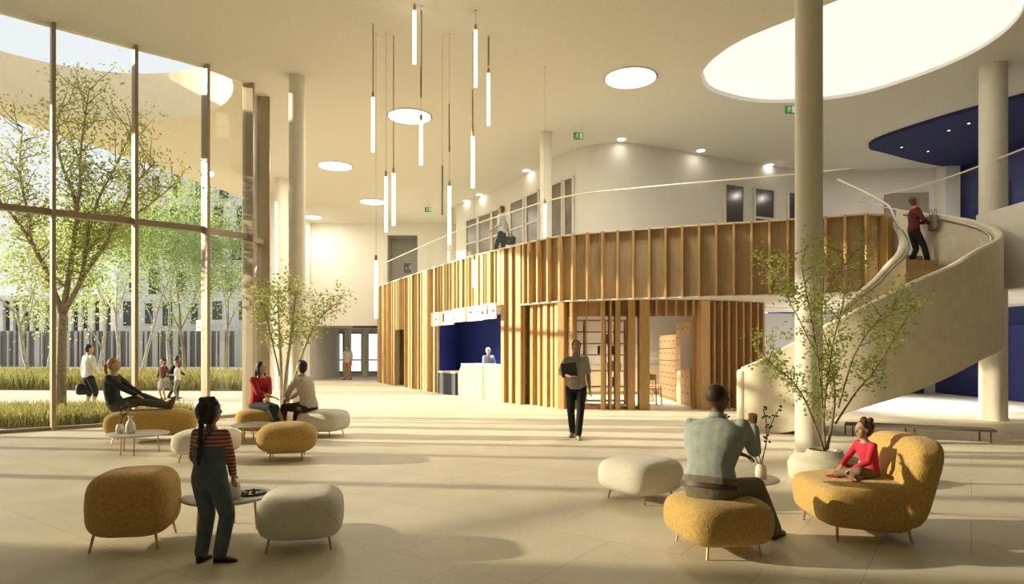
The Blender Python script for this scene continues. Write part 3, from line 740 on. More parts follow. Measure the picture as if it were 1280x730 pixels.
ottoman((-3.2, 9.35, 0), 15, .82, .74, .09, .52, mustard, 'mustard ottoman with a rounded top in front of the seated couple', L4(.22, .26), ez=2.9)
ottoman((-4.52, 11.85, 0), 5, .84, .7, .09, .5, mustard, 'mustard ottoman under the woman in red', L4(.26, .24))
ottoman((-3.40, 11.85, 0), -15, .84, .74, .09, .47, cream, 'cream ottoman under the man in the beige shirt', L4(.26, .24))
# lounge chair
ch = thing('lounge_chair', 'wide mustard boucle lounge chair with the girl sitting on it', 'chair', (2.86, 5.64, 0), R(-3))
def fseat(p):
    t = p.z / .19
    return V((p.x * (1 - .06 * max(0, -t)), p.y, p.z + .02 * t * math.sin(p.x * 5)))
G().superell((.05, 0, .275), (.385, .45, .195), 5.2, 5.6, f=fseat).obj('seat', mustard, ch, smooth=True)
def fback(p):
    return V((p.x + .10 * (p.z / .36), p.y, p.z + .015 * math.cos(p.y * 3)))
G().superell((.41, 0, .45), (.15, .48, .37), 3.8, 4.6, f=fback).obj('backrest', mustard, ch, smooth=True)
for (x, y) in ((-.22, -.37), (.36, -.37), (-.22, .33), (.36, .33)):
    G().tube([(x * .95, y * .9, .16), (x, y, 0)], [.014, .010], 8).obj('leg', brass, ch, smooth=2)
# tables
topm = mat('table_top_stone', (.52, .47, .41), .35, var=.06, scale=5)
def table(loc, r, h, label, angs, legm=brass):
    o = thing('coffee_table', label, 'table', loc)
    G().lathe([(r - .02, h - .03), (r, h - .02), (r, h - .006), (r - .01, h), (.02, h)], 48).obj('tabletop', topm, o, smooth=2)
    for a in angs:
        x, y = r * .62 * math.cos(R(a)), r * .62 * math.sin(R(a)); G().tube([(x, y, h - .03), (x * 1.08, y * 1.08, 0)], .011, 8).obj('leg', legm, o, smooth=2)
    return o
table((-2.44, 5.62, 0), .36, .31, 'round grey coffee table behind the standing child', (-70, 10, 100, 190))
table((-5.62, 9.85, 0), .43, .30, 'round coffee table with two vases in front of the long mustard bench', (-110, -70, 20, 160))
table((-4.33, 11.0, 0), .36, .30, 'round coffee table in front of the woman in red', (-120, -70, 60, 150))
table((2.30, 6.42, 0), .30, .30, 'round coffee table between the seated man and the lounge chair', (-100, -60, 60, 150))
# things on the tables
vasem = mat('white_ceramic', (.78, .74, .66), .4); darkleaf = mat('dark_leaf', (.035, .04, .025), .6); twig = mat('twig', (.10, .07, .04), .8)
def vase(loc, k, h, label, m=vasem):
    o = thing('vase', label, 'vase', loc)
    G().lathe([(.02 * k, 0), (.055 * k, .0), (.065 * k, h * .25), (.055 * k, h * .55), (.022 * k, h * .78), (.022 * k, h * .92), (.034 * k, h), (.026 * k, h), (.016 * k, h * .9), (.012 * k, h * .3)], 24).obj('vase_body', m, o, smooth=True)
    return o
vase((-2.32, 5.46, .31), 1.0, .21, 'white ceramic carafe on the near coffee table, beside the child')
tr = thing('tray', 'small tray of dark game pieces on the near coffee table', 'tray', (-2.24, 5.64, .31))
G().lathe([(.01, 0), (.12, 0), (.125, .014), (.118, .014), (.115, .006), (.01, .006)], 28).obj('dish', black, tr)
random.seed(5)
for i in range(14):
    a, r = random.uniform(0, 6.28), random.uniform(0, .1)
    o = thing('game_piece', 'small game piece lying in the tray on the near table', 'game piece', (-2.24 + r * math.cos(a), 5.64 + r * math.sin(a), .317), a, 'game pieces in the tray')
    G().lathe([(.012, 0), (.015, .004), (.012, .016), (.004, .02)], 10).obj('piece', [black, vasem, twig][i % 3], o, smooth=2)
vase((-5.69, 9.78, .30), 1.1, .26, 'white bottle-shaped vase on the table by the long bench')
def sprig(loc, hgt, n, label, pot=True, sd=1, lm=None, spread=.35, leaf=.035, cat='plant'):
    random.seed(sd); o = thing('sprig_vase', label, cat, loc)
    if pot: G().lathe([(.03, 0), (.05, .0), (.055, .06), (.045, .12), (.03, .13), (.035, .14), (.02, .12)], 20).obj('pot', vasem, o, smooth=True)
    gs = G(); gl = G()
    for i in range(n):
        a = random.uniform(0, 6.28); p = V((0, 0, .1 if pot else 0)); d = V((math.cos(a) * spread, math.sin(a) * spread, 1)).normalized(); P = [p.copy()]
        for k in range(6):
            d = (d + V((random.uniform(-.2, .2), random.uniform(-.2, .2), 0))).normalized(); p = p + d * hgt / 6; P.append(p.copy())
            if k > 1:
                for _ in range(3):
                    q = p + V((random.uniform(-1, 1), random.uniform(-1, 1), random.uniform(-.6, .8))) * leaf * 1.2
                    gl.ell(q, (leaf * .55, leaf * .4, leaf * .3), M.Rotation(random.uniform(0, 3), 3, 'X'), 6, 4)
        gs.tube(P, [.005] * len(P), 5)
    gs.obj('stems', twig, o); gl.obj('leaves', lm or darkleaf, o, smooth=True); return o
sprig((-5.86, 9.80, .30), .34, 2, 'small vase with dark sprigs on the table by the long bench', True, 3)
sprig((2.42, 6.38, .30), .62, 4, 'white vase with dark-leaved branches beside the seated man', True, 8, spread=.42, leaf=.03)
o = thing('bottle', 'small dark bottle standing on the floor near the cream ottoman behind the child', 'bottle', (ray_x(288) * 11.0, 10.98, 0))
G().lathe([(.03, 0), (.045, .005), (.045, .09), (.015, .13), (.015, .17), (.02, .175)], 16).obj('glass_body', mat('bottle_dark', (.03, .04, .02), .2), o, smooth=True)
# low dark bench at right
bn_ = thing('low_bench', 'long low dark plank bench on thin legs in front of the staircase', 'bench')
P = catmull([V((6.05, 11.9, .19)), V((6.7, 11.6, .19)), V((7.4, 11.25, .19)), V((8.05, 10.95, .19))], 8)
g = G(); RRr = []
for i, p in enumerate(P):
    d = (P[min(i + 1, len(P) - 1)] - P[max(i - 1, 0)]).normalized(); n_ = V((-d.y, d.x, 0))
    RRr.append([p - n_ * .2, p + n_ * .2, p + n_ * .2 + V((0, 0, .035)), p - n_ * .2 + V((0, 0, .035))])
g.rings(RRr); g.obj('seat', mat('bench_dark', (.13, .11, .08), .6), bn_)
for t in (1, 11, 22):
    for s in (-.13, .13):
        p = P[t]; G().tube([(p.x, p.y + s, .2), (p.x, p.y + s, 0)], .014, 8).obj('leg', mat('bench_leg', (.12, .09, .06), .5), bn_)

# ================================================================== PLANTS
leafm = mat('leaf_olive', (.30, .33, .085), .55, var=.35, scale=2, trans=.45)
leafg = mat('leaf_green', (.27, .34, .12), .55, var=.35, scale=.8, trans=.5)
leafp = mat('leaf_pale', (.42, .50, .20), .6, var=.3, scale=.5, trans=.5)
barkm = mat('bark', (.26, .20, .13), .9, var=.3, scale=12); birch = mat('birch_bark', (.62, .58, .50), .8, scale=7, col2=(.30, .27, .23), stretch=(1, 1, .5))
def leafquad(g, p, s, rnd):
    d = V((rnd.uniform(-1, 1), rnd.uniform(-1, 1), rnd.uniform(-.9, .4))).normalized(); x, y = frame_of(d)
    a = rnd.uniform(0, 6.28); w = x * math.cos(a) + y * math.sin(a); n_ = d.cross(w) * .18 * s
    v = [g.b.verts.new(q) for q in (p, p + d * s * .5 + w * s * .32 + n_, p + d * s, p + d * s * .5 - w * s * .32 + n_)]
    g.b.faces.new((v[0], v[1], v[2])); g.b.faces.new((v[0], v[2], v[3]))
def tree(name, label, loc, H, spread, seed, stems=3, trunk_h=.3, r0=.06, nleaf=1200, leaf=.07, lm=None, bm=None, levels=4, group=None, cat='tree', rz=0., upright=.75, droop=0., tstart=2, leafr=.28):
    rnd = random.Random(seed); o = thing(name, label, cat, loc, rz, group)
    gt = G(); tips = []
    def br(p, d, L, r, lev):
        n = 5; P = [p.copy()]; rs = [r]
        for k in range(n):
            d = (d + V((rnd.uniform(-.16, .16), rnd.uniform(-.16, .16), rnd.uniform(-.04, .10 - droop)))).normalized()
            p = p + d * L / n; P.append(p.copy()); rs.append(r * (1 - .55 * (k + 1) / n))
            if lev >= tstart: tips.append((p.copy(), lev))
        gt.tube(P, rs, 7 if lev < 2 else 5)
        if lev < levels:
            for k in range(2 if lev else 3 if stems == 1 else 2):
                x, y = frame_of(d); a = rnd.uniform(0, 6.28); s = rnd.uniform(.35, .75) * (1.25 - upright)
                nd = (d + (x * math.cos(a) + y * math.sin(a)) * s * 2.2).normalized()
                br(P[-1] if k == 0 else P[rnd.choice((2, 3, 4))], nd, L * rnd.uniform(.62, .82), rs[-1] * (1.0 if k == 0 else .8), lev + 1)
    for s in range(stems):
        a = 2 * math.pi * s / stems + rnd.uniform(-.4, .4); tilt = spread * rnd.uniform(.5, 1.0) if stems > 1 else .03
        br(V((.04 * math.cos(a), .04 * math.sin(a), 0)) * (stems > 1), V((math.cos(a) * tilt, math.sin(a) * tilt, 1)).normalized(), H * trunk_h * rnd.uniform(.85, 1.15), r0 * rnd.uniform(.7, 1.), 0)
    # scale so that the top reaches H
    zt = max(t[0].z for t in tips); k = H / zt
    bmesh.ops.scale(gt.b, vec=(k, k, k), verts=gt.b.verts)
    gt.obj('trunk', bm or barkm, o, smooth=True)
    gl = G()
    for i in range(nleaf):
        t, lev = rnd.choice(tips); t = t * k
        q = t + V((rnd.gauss(0, 1), rnd.gauss(0, 1), rnd.gauss(0, .8))) * leafr * (H / 5)
        if q.z > .3: leafquad(gl, q, leaf * rnd.uniform(.6, 1.3), rnd)
    gl.norecalc = True
    gl.obj('foliage', lm or leafm, o); return o
# planter and its tree
pz = thing('planter', 'round pale stone planter in front of the big column', 'planter', (ray_x(1031) * 7.75, 7.75, 0))
G().lathe([(.02, .0), (.36, .0), (.40, .05), (.41, .2), (.37, .28), (.22, .31), (.19, .37), (.17, .37), (.16, .33), (.02, .33)], 40).obj('pot', mat('planter_stone', (.66, .60, .48), .8, var=.06, scale=10), pz, smooth=True)
G().lathe([(.01, .33), (.16, .335), (.16, .31), (.01, .31)], 24).obj('soil', mat('soil', (.10, .07, .05), 1), pz)
pz = thing('planter', 'low pale planter behind the man in the beige shirt', 'planter', (ray_x(352) * 13.4, 13.4, 0))
G().lathe([(.02, 0), (.30, 0), (.34, .06), (.34, .22), (.2, .3), (.18, .34), (.16, .34), (.02, .3)], 36).obj('pot', MATS['planter_stone'], pz, smooth=True)
def limb_tree(name, label, px0, yd, limbs, nleaf, leaf, seed, lm, bm_, z0=-.06, tw=1., sp=.17, zmin=2.2, rmax=.09, skip=3, outside=False):
    rnd = random.Random(seed); X0 = ray_x(px0) * yd; o = thing(name, label, 'tree', (X0, yd, z0))
    def at(px, py, dy): return V((ray_x(px) * yd - X0, dy, EYE + (HORY - py) * yd / FPX - z0))
    gt = G(); tips = []
    for pts, r0, r1, dy0, dy1 in limbs:
        n = len(pts); P = catmull([at(p[0], p[1], dy0 + (dy1 - dy0) * i / (n - 1)) for i, p in enumerate(pts)], 4); m_ = len(P)
        gt.tube(P, [r0 + (r1 - r0) * i / (m_ - 1) for i in range(m_)], 8)
        if r0 > rmax: continue
        for i in range(skip, m_):
            for q in range(2 if tw > .5 else 1):
                a = rnd.uniform(0, 6.28); d = V((math.cos(a), math.sin(a) * .8, rnd.uniform(.1, 1.0))).normalized(); L_ = tw * rnd.uniform(.35, 1.0) * (.5 + .7 * i / m_); p = P[i].copy(); T_ = [p.copy()]
                for k in range(5):
                    d = (d + V((rnd.uniform(-.3, .3), rnd.uniform(-.3, .3), rnd.uniform(-.1, .3)))).normalized(); p = p + d * L_ / 5; T_.append(p.copy())
                    if k > 0: tips.append(p.copy())
                gt.tube(T_, [q_ * min(1, .1 + .9 * tw) for q_ in (.016, .013, .011, .009, .007, .005)], 5)
    gt.obj('trunk', bm_, o, smooth=True)
    gl = G(); gl.norecalc = True; k = 0
    while k < nleaf:
        t = rnd.choice(tips); q = t + V((rnd.gauss(0, sp), rnd.gauss(0, sp), rnd.gauss(0, sp * .8))); w = q + V((X0, yd, 0))
        f = fx(w.y)
        if (outside and ((f is not None and w.x > f - .4) or (w.z > CEIL - .1 and (w - OC).to_2d().length > OR - .1))) or q.z < zmin: k += .2; continue
        leafquad(gl, q, leaf * rnd.uniform(.6, 1.3), rnd); k += 1
    gl.obj('foliage', lm, o); return o

limb_tree('slender_tree', 'slender multi-stemmed tree growing from the round planter by the big column', 1031, 7.75, [
    ([(1032, 566), (1030, 510), (1026, 450), (1018, 390), (1008, 325)], .018, .006, 0, .15),
    ([(1031, 566), (1030, 500), (1036, 430), (1046, 370), (1040, 320)], .014, .005, .05, -.25),
    ([(1031, 566), (1015, 530), (997, 495), (975, 470), (948, 452)], .014, .005, 0, -.3),
    ([(1034, 562), (1048, 510), (1052, 470), (1046, 420), (1030, 365)], .018, .005, 0, .4),
    ([(1048, 510), (1064, 445), (1086, 405), (1112, 375)], .011, .004, .0, -.2),
    ([(1044, 530), (1074, 490), (1100, 465), (1126, 428), (1152, 392)], .013, .004, 0, .25),
    ([(1026, 450), (1004, 400), (985, 360), (975, 335)], .008, .004, .05, .2),
    ([(1018, 400), (1035, 355), (1058, 318)], .008, .003, .1, -.2)], 4200, .047, 4, leafm, barkm, .33, .42, .075, .35, .5, 5)
limb_tree('birch_tree', 'small indoor birch with pale stems behind the seated couple', 352, 13.4, [
    ([(352, 520), (350, 465), (346, 410), (342, 365)], .045, .014, 0, .2),
    ([(353, 520), (361, 460), (370, 405), (376, 365)], .045, .014, 0, -.3),
    ([(355, 515), (372, 450), (390, 405), (410, 382)], .035, .012, .1, .3),
    ([(350, 470), (340, 420), (333, 385)], .025, .01, 0, -.1)], 1900, .07, 9, leafm, birch, .28, .62, .13, .9, .5, 6)
# ================================================================== PEOPLE
DG = None
def remesh(g, name, vox, m, parent, smooth_it=5, fac=.5):
    me = bpy.data.meshes.new(name); bmesh.ops.recalc_face_normals(g.b, faces=g.b.faces); g.b.to_mesh(me); g.b.free()
    t = bpy.data.objects.new('tmp', me); COL.objects.link(t)
    md = t.modifiers.new('r', 'REMESH'); md.mode = 'VOXEL'; md.voxel_size = vox; md.use_smooth_shade = True
    sm = t.modifiers.new('s', 'SMOOTH'); sm.iterations = smooth_it; sm.factor = fac
    dg = bpy.context.evaluated_depsgraph_get(); dg.update()
    out = bpy.data.meshes.new_from_object(t.evaluated_get(dg)); out.name = name
    bpy.data.objects.remove(t); bpy.data.meshes.remove(me)
    out.materials.clear(); out.materials.append(m)
    for p in out.polygons: p.use_smooth = True
    o = bpy.data.objects.new(name, out); COL.objects.link(o); o.parent = parent; return o
def ik(a, t, l1, l2, pole):
    d = t - a; L = d.length; mx = (l1 + l2) * .995
    if L > mx: t = a + d * (mx / L); d = t - a; L = mx
    c = (l1 * l1 + L * L - l2 * l2) / (2 * L * L); h = math.sqrt(max(0, l1 * l1 - (c * L) ** 2))
    u = d.normalized(); pv = V(pole); pv = pv - u * pv.dot(u); pv = pv.normalized() if pv.length > 1e-5 else frame_of(u)[0]
    return a + d * c + pv * h, t
def cap(g, pts, rs, n=12):
    """round-ended tapering limb through pts"""
    pts = [V(p) for p in pts]; P = []; Rr = []
    d0 = (pts[1] - pts[0]).normalized(); d1 = (pts[-1] - pts[-2]).normalized()
    for k in (0, 1, 2):
        t = k / 3 * math.pi / 2; P.append(pts[0] - d0 * rs[0] * math.cos(t)); Rr.append(max(rs[0] * math.sin(t), rs[0] * .15))
    P += pts; Rr += list(rs)
    for k in (2, 1, 0):
        t = k / 3 * math.pi / 2; P.append(pts[-1] + d1 * rs[-1] * math.cos(t)); Rr.append(max(rs[-1] * math.sin(t), rs[-1] * .15))
    g.tube(P, Rr, n)
def eloft(g, RR, n=20):
    """RR: list of (centre, right, fwd, rx, ry)"""
    g.rings([[c + x * (rx * math.copysign(abs(math.cos(a)) ** .85, math.cos(a))) + y * (ry * math.copysign(abs(math.sin(a)) ** .85, math.sin(a))) for a in [2 * math.pi * k / n for k in range(n)]] for c, x, y, rx, ry in RR])

def person(label, loc, face, H, skin, hairc, hair='short', group=None, pelvis=(0, 0, .93), lean=(2, 2), twist=0., tilt=0., head=(0, 0), hands=None, feet=None, poles=None, knee=None,
           top=None, sleeve=1., legs_m=None, leg_len=1., shoes=None, skirt=False, hs=1., wide=1., vox=.011, curl=.6, toe=(0, 0), pelvis_pitch=0., bib=False, belt=None, collar=False, bulk=1., handdir=None, footdir=None, tuck=False, baggy=0.):
    s = H / (1.75 + .12 * (hs - 1) * 1.1)
    o = thing('person', label, 'person', loc, R(face), group)
    X = V((1, 0, 0)); P = V(pelvis)
    sk = mat('skin_' + skin[0], skin[1], .55, var=.04, scale=20)
    def up(l): return V((math.sin(R(tilt)), math.sin(R(l)), math.cos(R(l)))).normalized()
    u1, u2 = up(lean[0]), up((lean[0] + lean[1]) / 2); u3 = up(lean[1])
    def fr(u, yaw=0.):
        x = M.Rotation(R(yaw), 3, 'Z') @ X; x = (x - u * x.dot(u)).normalized(); return x, u.cross(x).normalized()
    W1 = P + u1 * .15; W2 = W1 + u2 * .16; NB = W2 + u3 * .22
    x1, y1 = fr(u1); x2, y2 = fr(u2, twist * .5); x3, y3 = fr(u3, twist)
    hw = .092 * (1.04 if wide < 1 else 1); sw = .178 * wide
    SHC = NB - u3 * .055
    sh = {-1: SHC - x3 * sw, 1: SHC + x3 * sw}
    hp = {-1: P - u1 * .03 - x1 * hw, 1: P - u1 * .03 + x1 * hw}
    hands = hands or {-1: (-.24, .04, .80), 1: (.24, .04, .80)}
    feet = feet or {-1: (-.10, .0, .085), 1: (.10, .0, .085)}
    poles = poles or {-1: (-.5, -1, 0), 1: (.5, -1, 0)}; knee = knee or {-1: (-.15, 1, .1), 1: (.15, 1, .1)}
    el = {}; wr = {}; kn = {}; an = {}
    for k in (-1, 1):
        el[k], wr[k] = ik(sh[k], V(hands[k]), .285, .25, poles[k])
        kn[k], an[k] = ik(hp[k], V(feet[k]), .43, .42, knee[k])
    hx, hy = fr(u3 + V((0, math.sin(R(head[1])) * .0, 0)))
    HU = (up(lean[1] * .5)); hrot = M.Rotation(R(head[0]), 3, 'Z') @ M.Rotation(R(-head[1]), 3, 'X')
    HC = NB + HU * .065 + hrot @ V((0, .018, .11 * hs * .9 + .01))
    S = lambda p: V(p) * s
    b = bulk
    torso = [(P - u1 * .12, x1, y1, .085, .075), (P - u1 * .06, x1, y1, .150, .105), (P + u1 * .01, x1, y1, .165 * b, .115 * b), (P + u1 * .08, x1, y1, .152 * b, .105 * b), (W1 + u2 * .01, x2, y2, .135 * b, .095 * b), (W1 + u2 * .09, x2, y2, .145 * b * wide ** .5, .102 * b), (W2 + u3 * .04, x3, y3, .165 * b * wide, .112 * b), (W2 + u3 * .12, x3, y3, .168 * b * wide, .105 * b), (NB - u3 * .045, x3, y3, .145 * wide, .082), (NB - u3 * .01, x3, y3, .085, .062), (NB + u3 * .03, x3, y3, .055, .055)]
    def tor(inf, i0, i1, extra=()):
        return [(S(c), x, y, (rx + inf) * s, (ry + inf) * s) for c, x, y, rx, ry in torso[i0:i1]]
    def limb(g, pts, rs, inf=0.): cap(g, [S(p) for p in pts], [(r + inf) * s for r in rs])
    # ---- body
    g = G(); eloft(g, tor(0, 0, 11))
    cap(g, [S(NB - u3 * .02), S(NB + HU * .05), S(HC - hrot @ V((0, .01, .06)))], [.056 * s, .05 * s, .05 * s * hs ** .5])
    k_ = s * hs
    def hp_(p): return S(HC) + hrot @ (V(p) * k_)
    g.ell(S(HC) + hrot @ (V((0, -.008, .012)) * k_), (.074 * k_, .094 * k_, .096 * k_), hrot)
    g.ell(hp_((0, .018, -.048)), (.058 * k_, .068 * k_, .066 * k_), hrot)
    g.ell(hp_((0, .052, -.088)), (.028 * k_, .026 * k_, .022 * k_), hrot)
    cap(g, [hp_((0, .082, .018)), hp_((0, .100, -.022))], [.010 * k_, .015 * k_], 8)
    g.ell(hp_((0, .075, .028)), (.048 * k_, .016 * k_, .012 * k_), hrot)
    for q in (-1, 1):
        g.ell(hp_((q * .076, -.005, -.008)), (.010 * k_, .020 * k_, .030 * k_), hrot)
        g.ell(hp_((q * .042, .055, -.022)), (.024 * k_, .022 * k_, .02 * k_), hrot)
    for k in (-1, 1):
        limb(g, [sh[k], sh[k].lerp(el[k], .35), el[k]], [.052, .046, .038]); limb(g, [el[k], el[k].lerp(wr[k], .3), wr[k]], [.038, .039, .026])
        limb(g, [hp[k], hp[k].lerp(kn[k], .4), kn[k]], [.085, .076, .054]); limb(g, [kn[k], kn[k].lerp(an[k], .32), an[k]], [.052, .053, .036])
        # hand
        fd = (wr[k] - el[k]).normalized(); hd = (V(handdir[k]).normalized() if handdir and k in handdir else fd)
        side = hd.cross(V((0, 0, 1))); side = side.normalized() if side.length > .2 else V((1, 0, 0)); pn = side.cross(hd).normalized()
        if hd.z < -.6: pn = V((-k, 0, 0)); pn = (pn - hd * pn.dot(hd)).normalized(); side = hd.cross(pn)
        pc = wr[k] + hd * .05
        g.rings([[S(wr[k] + hd * t + side * (w * math.cos(a)) + pn * (h * math.sin(a))) for a in [2 * math.pi * i / 10 for i in range(10)]] for t, w, h in ((-.01, .022, .02), (.02, .030, .017), (.06, .040, .015), (.095, .037, .012))])
        for i, (off, L) in enumerate(((-.030, .066), (-.010, .078), (.010, .072), (.029, .056))):
            p0 = wr[k] + hd * .088 + side * off; d1 = (hd - pn * curl * .45).normalized(); d2 = (hd - pn * curl * 1.4).normalized()
            p1 = p0 + d1 * L * .5; p2 = p1 + d2 * L * .5; limb(g, [p0, p1, p2], [.0095, .009, .0075])
        sg = 1 if (side.dot(V((k, 0, 0))) < 0) else -1
        t0 = wr[k] + hd * .028 + side * sg * .026; t1 = t0 + (hd * .6 + side * sg * .8 - pn * .3).normalized() * .035; t2 = t1 + (hd * .9 + side * sg * .2 - pn * .4).normalized() * .03
        limb(g, [t0, t1, t2], [.013, .0105, .0085])
        # foot
        fdir = V(footdir[k]).normalized() if footdir and k in footdir else V((k * .15, 1, 0)).normalized()
        limb(g, [an[k] + V((0, 0, -.02)), an[k] + fdir * .06 + V((0, 0, -.045)), an[k] + fdir * .14 + V((0, 0, -.06))], [.036, .03, .022])
    v = vox if not isinstance(vox, tuple) else vox[0]
    remesh(g, 'body', v, sk, o, 3)
    # ---- face details
    eyem = mat('eye_dark', (.03, .02, .015), .2); eyew = mat('eye_white', (.75, .72, .68), .3)
    for q in (-1, 1):
        g = G().ell(hp_((q * .031, .076, .006)), (.013 * k_, .010 * k_, .009 * k_), hrot, 10, 8); e = g.obj('eye', eyew, o, smooth=True)
        g = G().ell(hp_((q * .031, .084, .006)), (.006 * k_, .004 * k_, .006 * k_), hrot, 8, 6); g.obj('iris', eyem, e, smooth=True)
        g = G(); cap(g, [hp_((q * .014, .088, .026)), hp_((q * .046, .078, .027))], [.004 * k_, .003 * k_], 6); g.obj('eyebrow', mat('brow', (.05, .03, .02), .9), o, smooth=True)
    g = G(); cap(g, [hp_((-.020, .079, -.056)), hp_((0, .086, -.056)), hp_((.020, .079, -.056))], [.004 * k_, .007 * k_, .004 * k_], 6); g.obj('mouth', mat('lips_' + skin[0], tuple(c * m_ for c, m_ in zip(skin[1], (.75, .5, .5))), .5), o, smooth=True)
    # ---- hair
    hm = mat('hair_' + hairc[0], hairc[1], .6, var=.35, scale=30, stretch=(1, 1, .2))
    g = G()
    if hair != 'bald':
        g.ell(hp_((0, -.026, .028)), (.085 * k_, .093 * k_, .098 * k_), hrot)
        g.ell(hp_((0, -.045, -.02)), (.079 * k_, .068 * k_, .085 * k_), hrot)
        if hair in ('curly', 'bun', 'puffs', 'braid'):
            rnd = random.Random(3)
            for i in range(26 if hair != 'braid' else 10):
                a = rnd.uniform(0, 6.28); t = rnd.uniform(-.3, 1.2); d = V((math.cos(a) * math.cos(t), math.sin(a) * math.cos(t), math.sin(t)))
                if d.y > .45: continue
                g.ell(hp_((d.x * .085, -.03 + d.y * .09, .03 + d.z * .095)), (.02 * k_,) * 3, None, 8, 6)
        if hair == 'top': g.ell(hp_((0, .03, .098)), (.055 * k_, .055 * k_, .028 * k_), hrot)
        if hair == 'bun': g.ell(hp_((0, -.05, .128)), (.05 * k_, .05 * k_, .042 * k_), hrot)
        if hair == 'puffs':
            for q in (-1, 1): g.ell(hp_((q * .055, -.06, .11)), (.042 * k_, .042 * k_, .038 * k_), hrot)
            g.ell(hp_((0, -.085, .0)), (.07 * k_, .05 * k_, .07 * k_), hrot)
        if hair == 'long':
            cap(g, [hp_((0, -.07, 0)), hp_((0, -.10, -.10)), hp_((0, -.10, -.22))], [.07 * k_, .066 * k_, .045 * k_])
            for q in (-1, 1): cap(g, [hp_((q * .075, -.02, .03)), hp_((q * .085, -.01, -.07)), hp_((q * .08, .0, -.17))], [.024 * k_, .026 * k_, .018 * k_])
        if hair == 'ponytail': cap(g, [hp_((0, -.10, .03)), hp_((0, -.15, .0)), hp_((0, -.155, -.10)), hp_((0, -.14, -.18))], [.03 * k_, .034 * k_, .03 * k_, .012 * k_])
        if hair == 'braid':
            g.ell(hp_((0, -.06, .0)), (.095 * k_, .075 * k_, .105 * k_), hrot)
            for i in range(11):
                g.ell(S(HC) + V((.005 * (-1) ** i * s, (-.115 - .004 * i) * k_, (-.05 - .036 * i) * k_)), ((.030 - .0015 * i) * k_, .024 * k_, .026 * k_), None, 10, 8)
    else:
        g.ell(hp_((0, -.016, .020)), (.0755 * k_, .088 * k_, .0925 * k_), hrot)
    remesh(g, 'hair', max(v * .8, .007), hm, o, 3 if hair != 'braid' else 1)
    # ---- top
    if top:
        tn, tm = top; g = G(); i0 = 2 if tuck else 1
        eloft(g, tor(.014 if not bib else .010, i0, 10))
        for k in (-1, 1):
            limb(g, [sh[k] - (sh[k] - SHC) * .35, sh[k]], [.05, .047], .009)
            if sleeve > .5:
                e2 = el[k].lerp(wr[k], (sleeve - .5) * 2 * .97)
                limb(g, [sh[k], sh[k].lerp(el[k], .4), el[k]], [.055, .05, .044], .009); limb(g, [el[k], el[k].lerp(e2, .5), e2], [.044, .041, .034], .008)
            else:
                e2 = sh[k].lerp(el[k], sleeve * 2); limb(g, [sh[k], e2], [.055, .052], .011)
        remesh(g, tn, v, tm, o, 4)
        if collar:
            g = G(); c = NB + u3 * .012
            g.rings([[S(c + x3 * (r * math.cos(a)) + y3 * (r * .95 * math.sin(a)) + u3 * z) for a in [2 * math.pi * i / 20 for i in range(20)]] for r, z in ((.076, -.02), (.066, .03), (.062, .03), (.07, -.02))], closed=True)
            g.obj('collar', tm, o, smooth=True)
    # ---- trousers
    if legs_m:
        ln, lm = legs_m; g = G(); eloft(g, tor(.012 if not tuck else .018, 0, 4 if tuck else 3))
        for k in (-1, 1):
            if leg_len > .5:
                e2 = kn[k].lerp(an[k] + V((0, 0, -.01)), (leg_len - .5) * 2)
                limb(g, [hp[k], hp[k].lerp(kn[k], .4), kn[k]], [.088, .080, .060], .010 + baggy); limb(g, [kn[k], kn[k].lerp(e2, .4), e2], [.060, .058, .050], .009 + baggy)
            else:
                e2 = hp[k].lerp(kn[k], leg_len * 2); limb(g, [hp[k], e2], [.09, .082], .018)
        if skirt:
            zb = min(kn[-1].z, kn[1].z); eloft(g, [(S(P + u1 * .05), x1, y1, .16 * s, .12 * s), (S(P - V((0, 0, .2))), x1, y1, .2 * s, .17 * s), (S(P - V((0, 0, .42))), x1, y1, .23 * s, .2 * s)])
        remesh(g, ln, v, lm, o, 4)
        if leg_len > .9 and bib:      # turned-up cuffs
            for k in (-1, 1):
                d = (an[k] - kn[k]).normalized(); c = an[k] - d * .04
                fx_, fy_ = frame_of(d)
                g = G(); g.rings([[S(c + d * t + fx_ * (r * math.cos(a)) + fy_ * (r * math.sin(a))) for a in [2 * math.pi * i / 16 for i in range(16)]] for t, r in ((-.025, .062), (.03, .064), (.03, .054), (-.025, .052))], closed=True); g.obj('trouser_cuff', mat('denim_light', (.22, .25, .25), .9), o, smooth=2)
    if bib:
        lm = legs_m[1]
        g = G(); eloft(g, [(S(c), x, y, (rx + .017) * s, (ry + .021) * s) for c, x, y, rx, ry in torso[1:7]]); remesh(g, 'bib', v, lm, o, 2)
        for q in (-1, 1):
            g = G(); pts = []
            for t in range(9):
                f = t / 8; c = torso[6][0].lerp(torso[8][0] + u3 * .05, f); yy = -(.136 - .062 * f ** 2) ; xx = q * (-.02 + .105 * f)
                pts.append(S(c + x3 * xx + y3 * yy))
            g.tube(pts, .013 * s, 6); g.obj('strap', lm, o, smooth=True)
    if belt:
        c, x, y, rx, ry = torso[3]; c2 = torso[2][0]
        g = G(); g.rings([[S(c2 + u1 * z) + x * ((rx + e) * s * math.cos(a)) + y * ((ry + e) * s * math.sin(a)) for a in [2 * math.pi * i / 28 for i in range(28)]] for z, e in ((-.018, .040), (.018, .040), (.018, .02), (-.018, .02))], closed=True); g.obj('belt', belt, o, smooth=2)
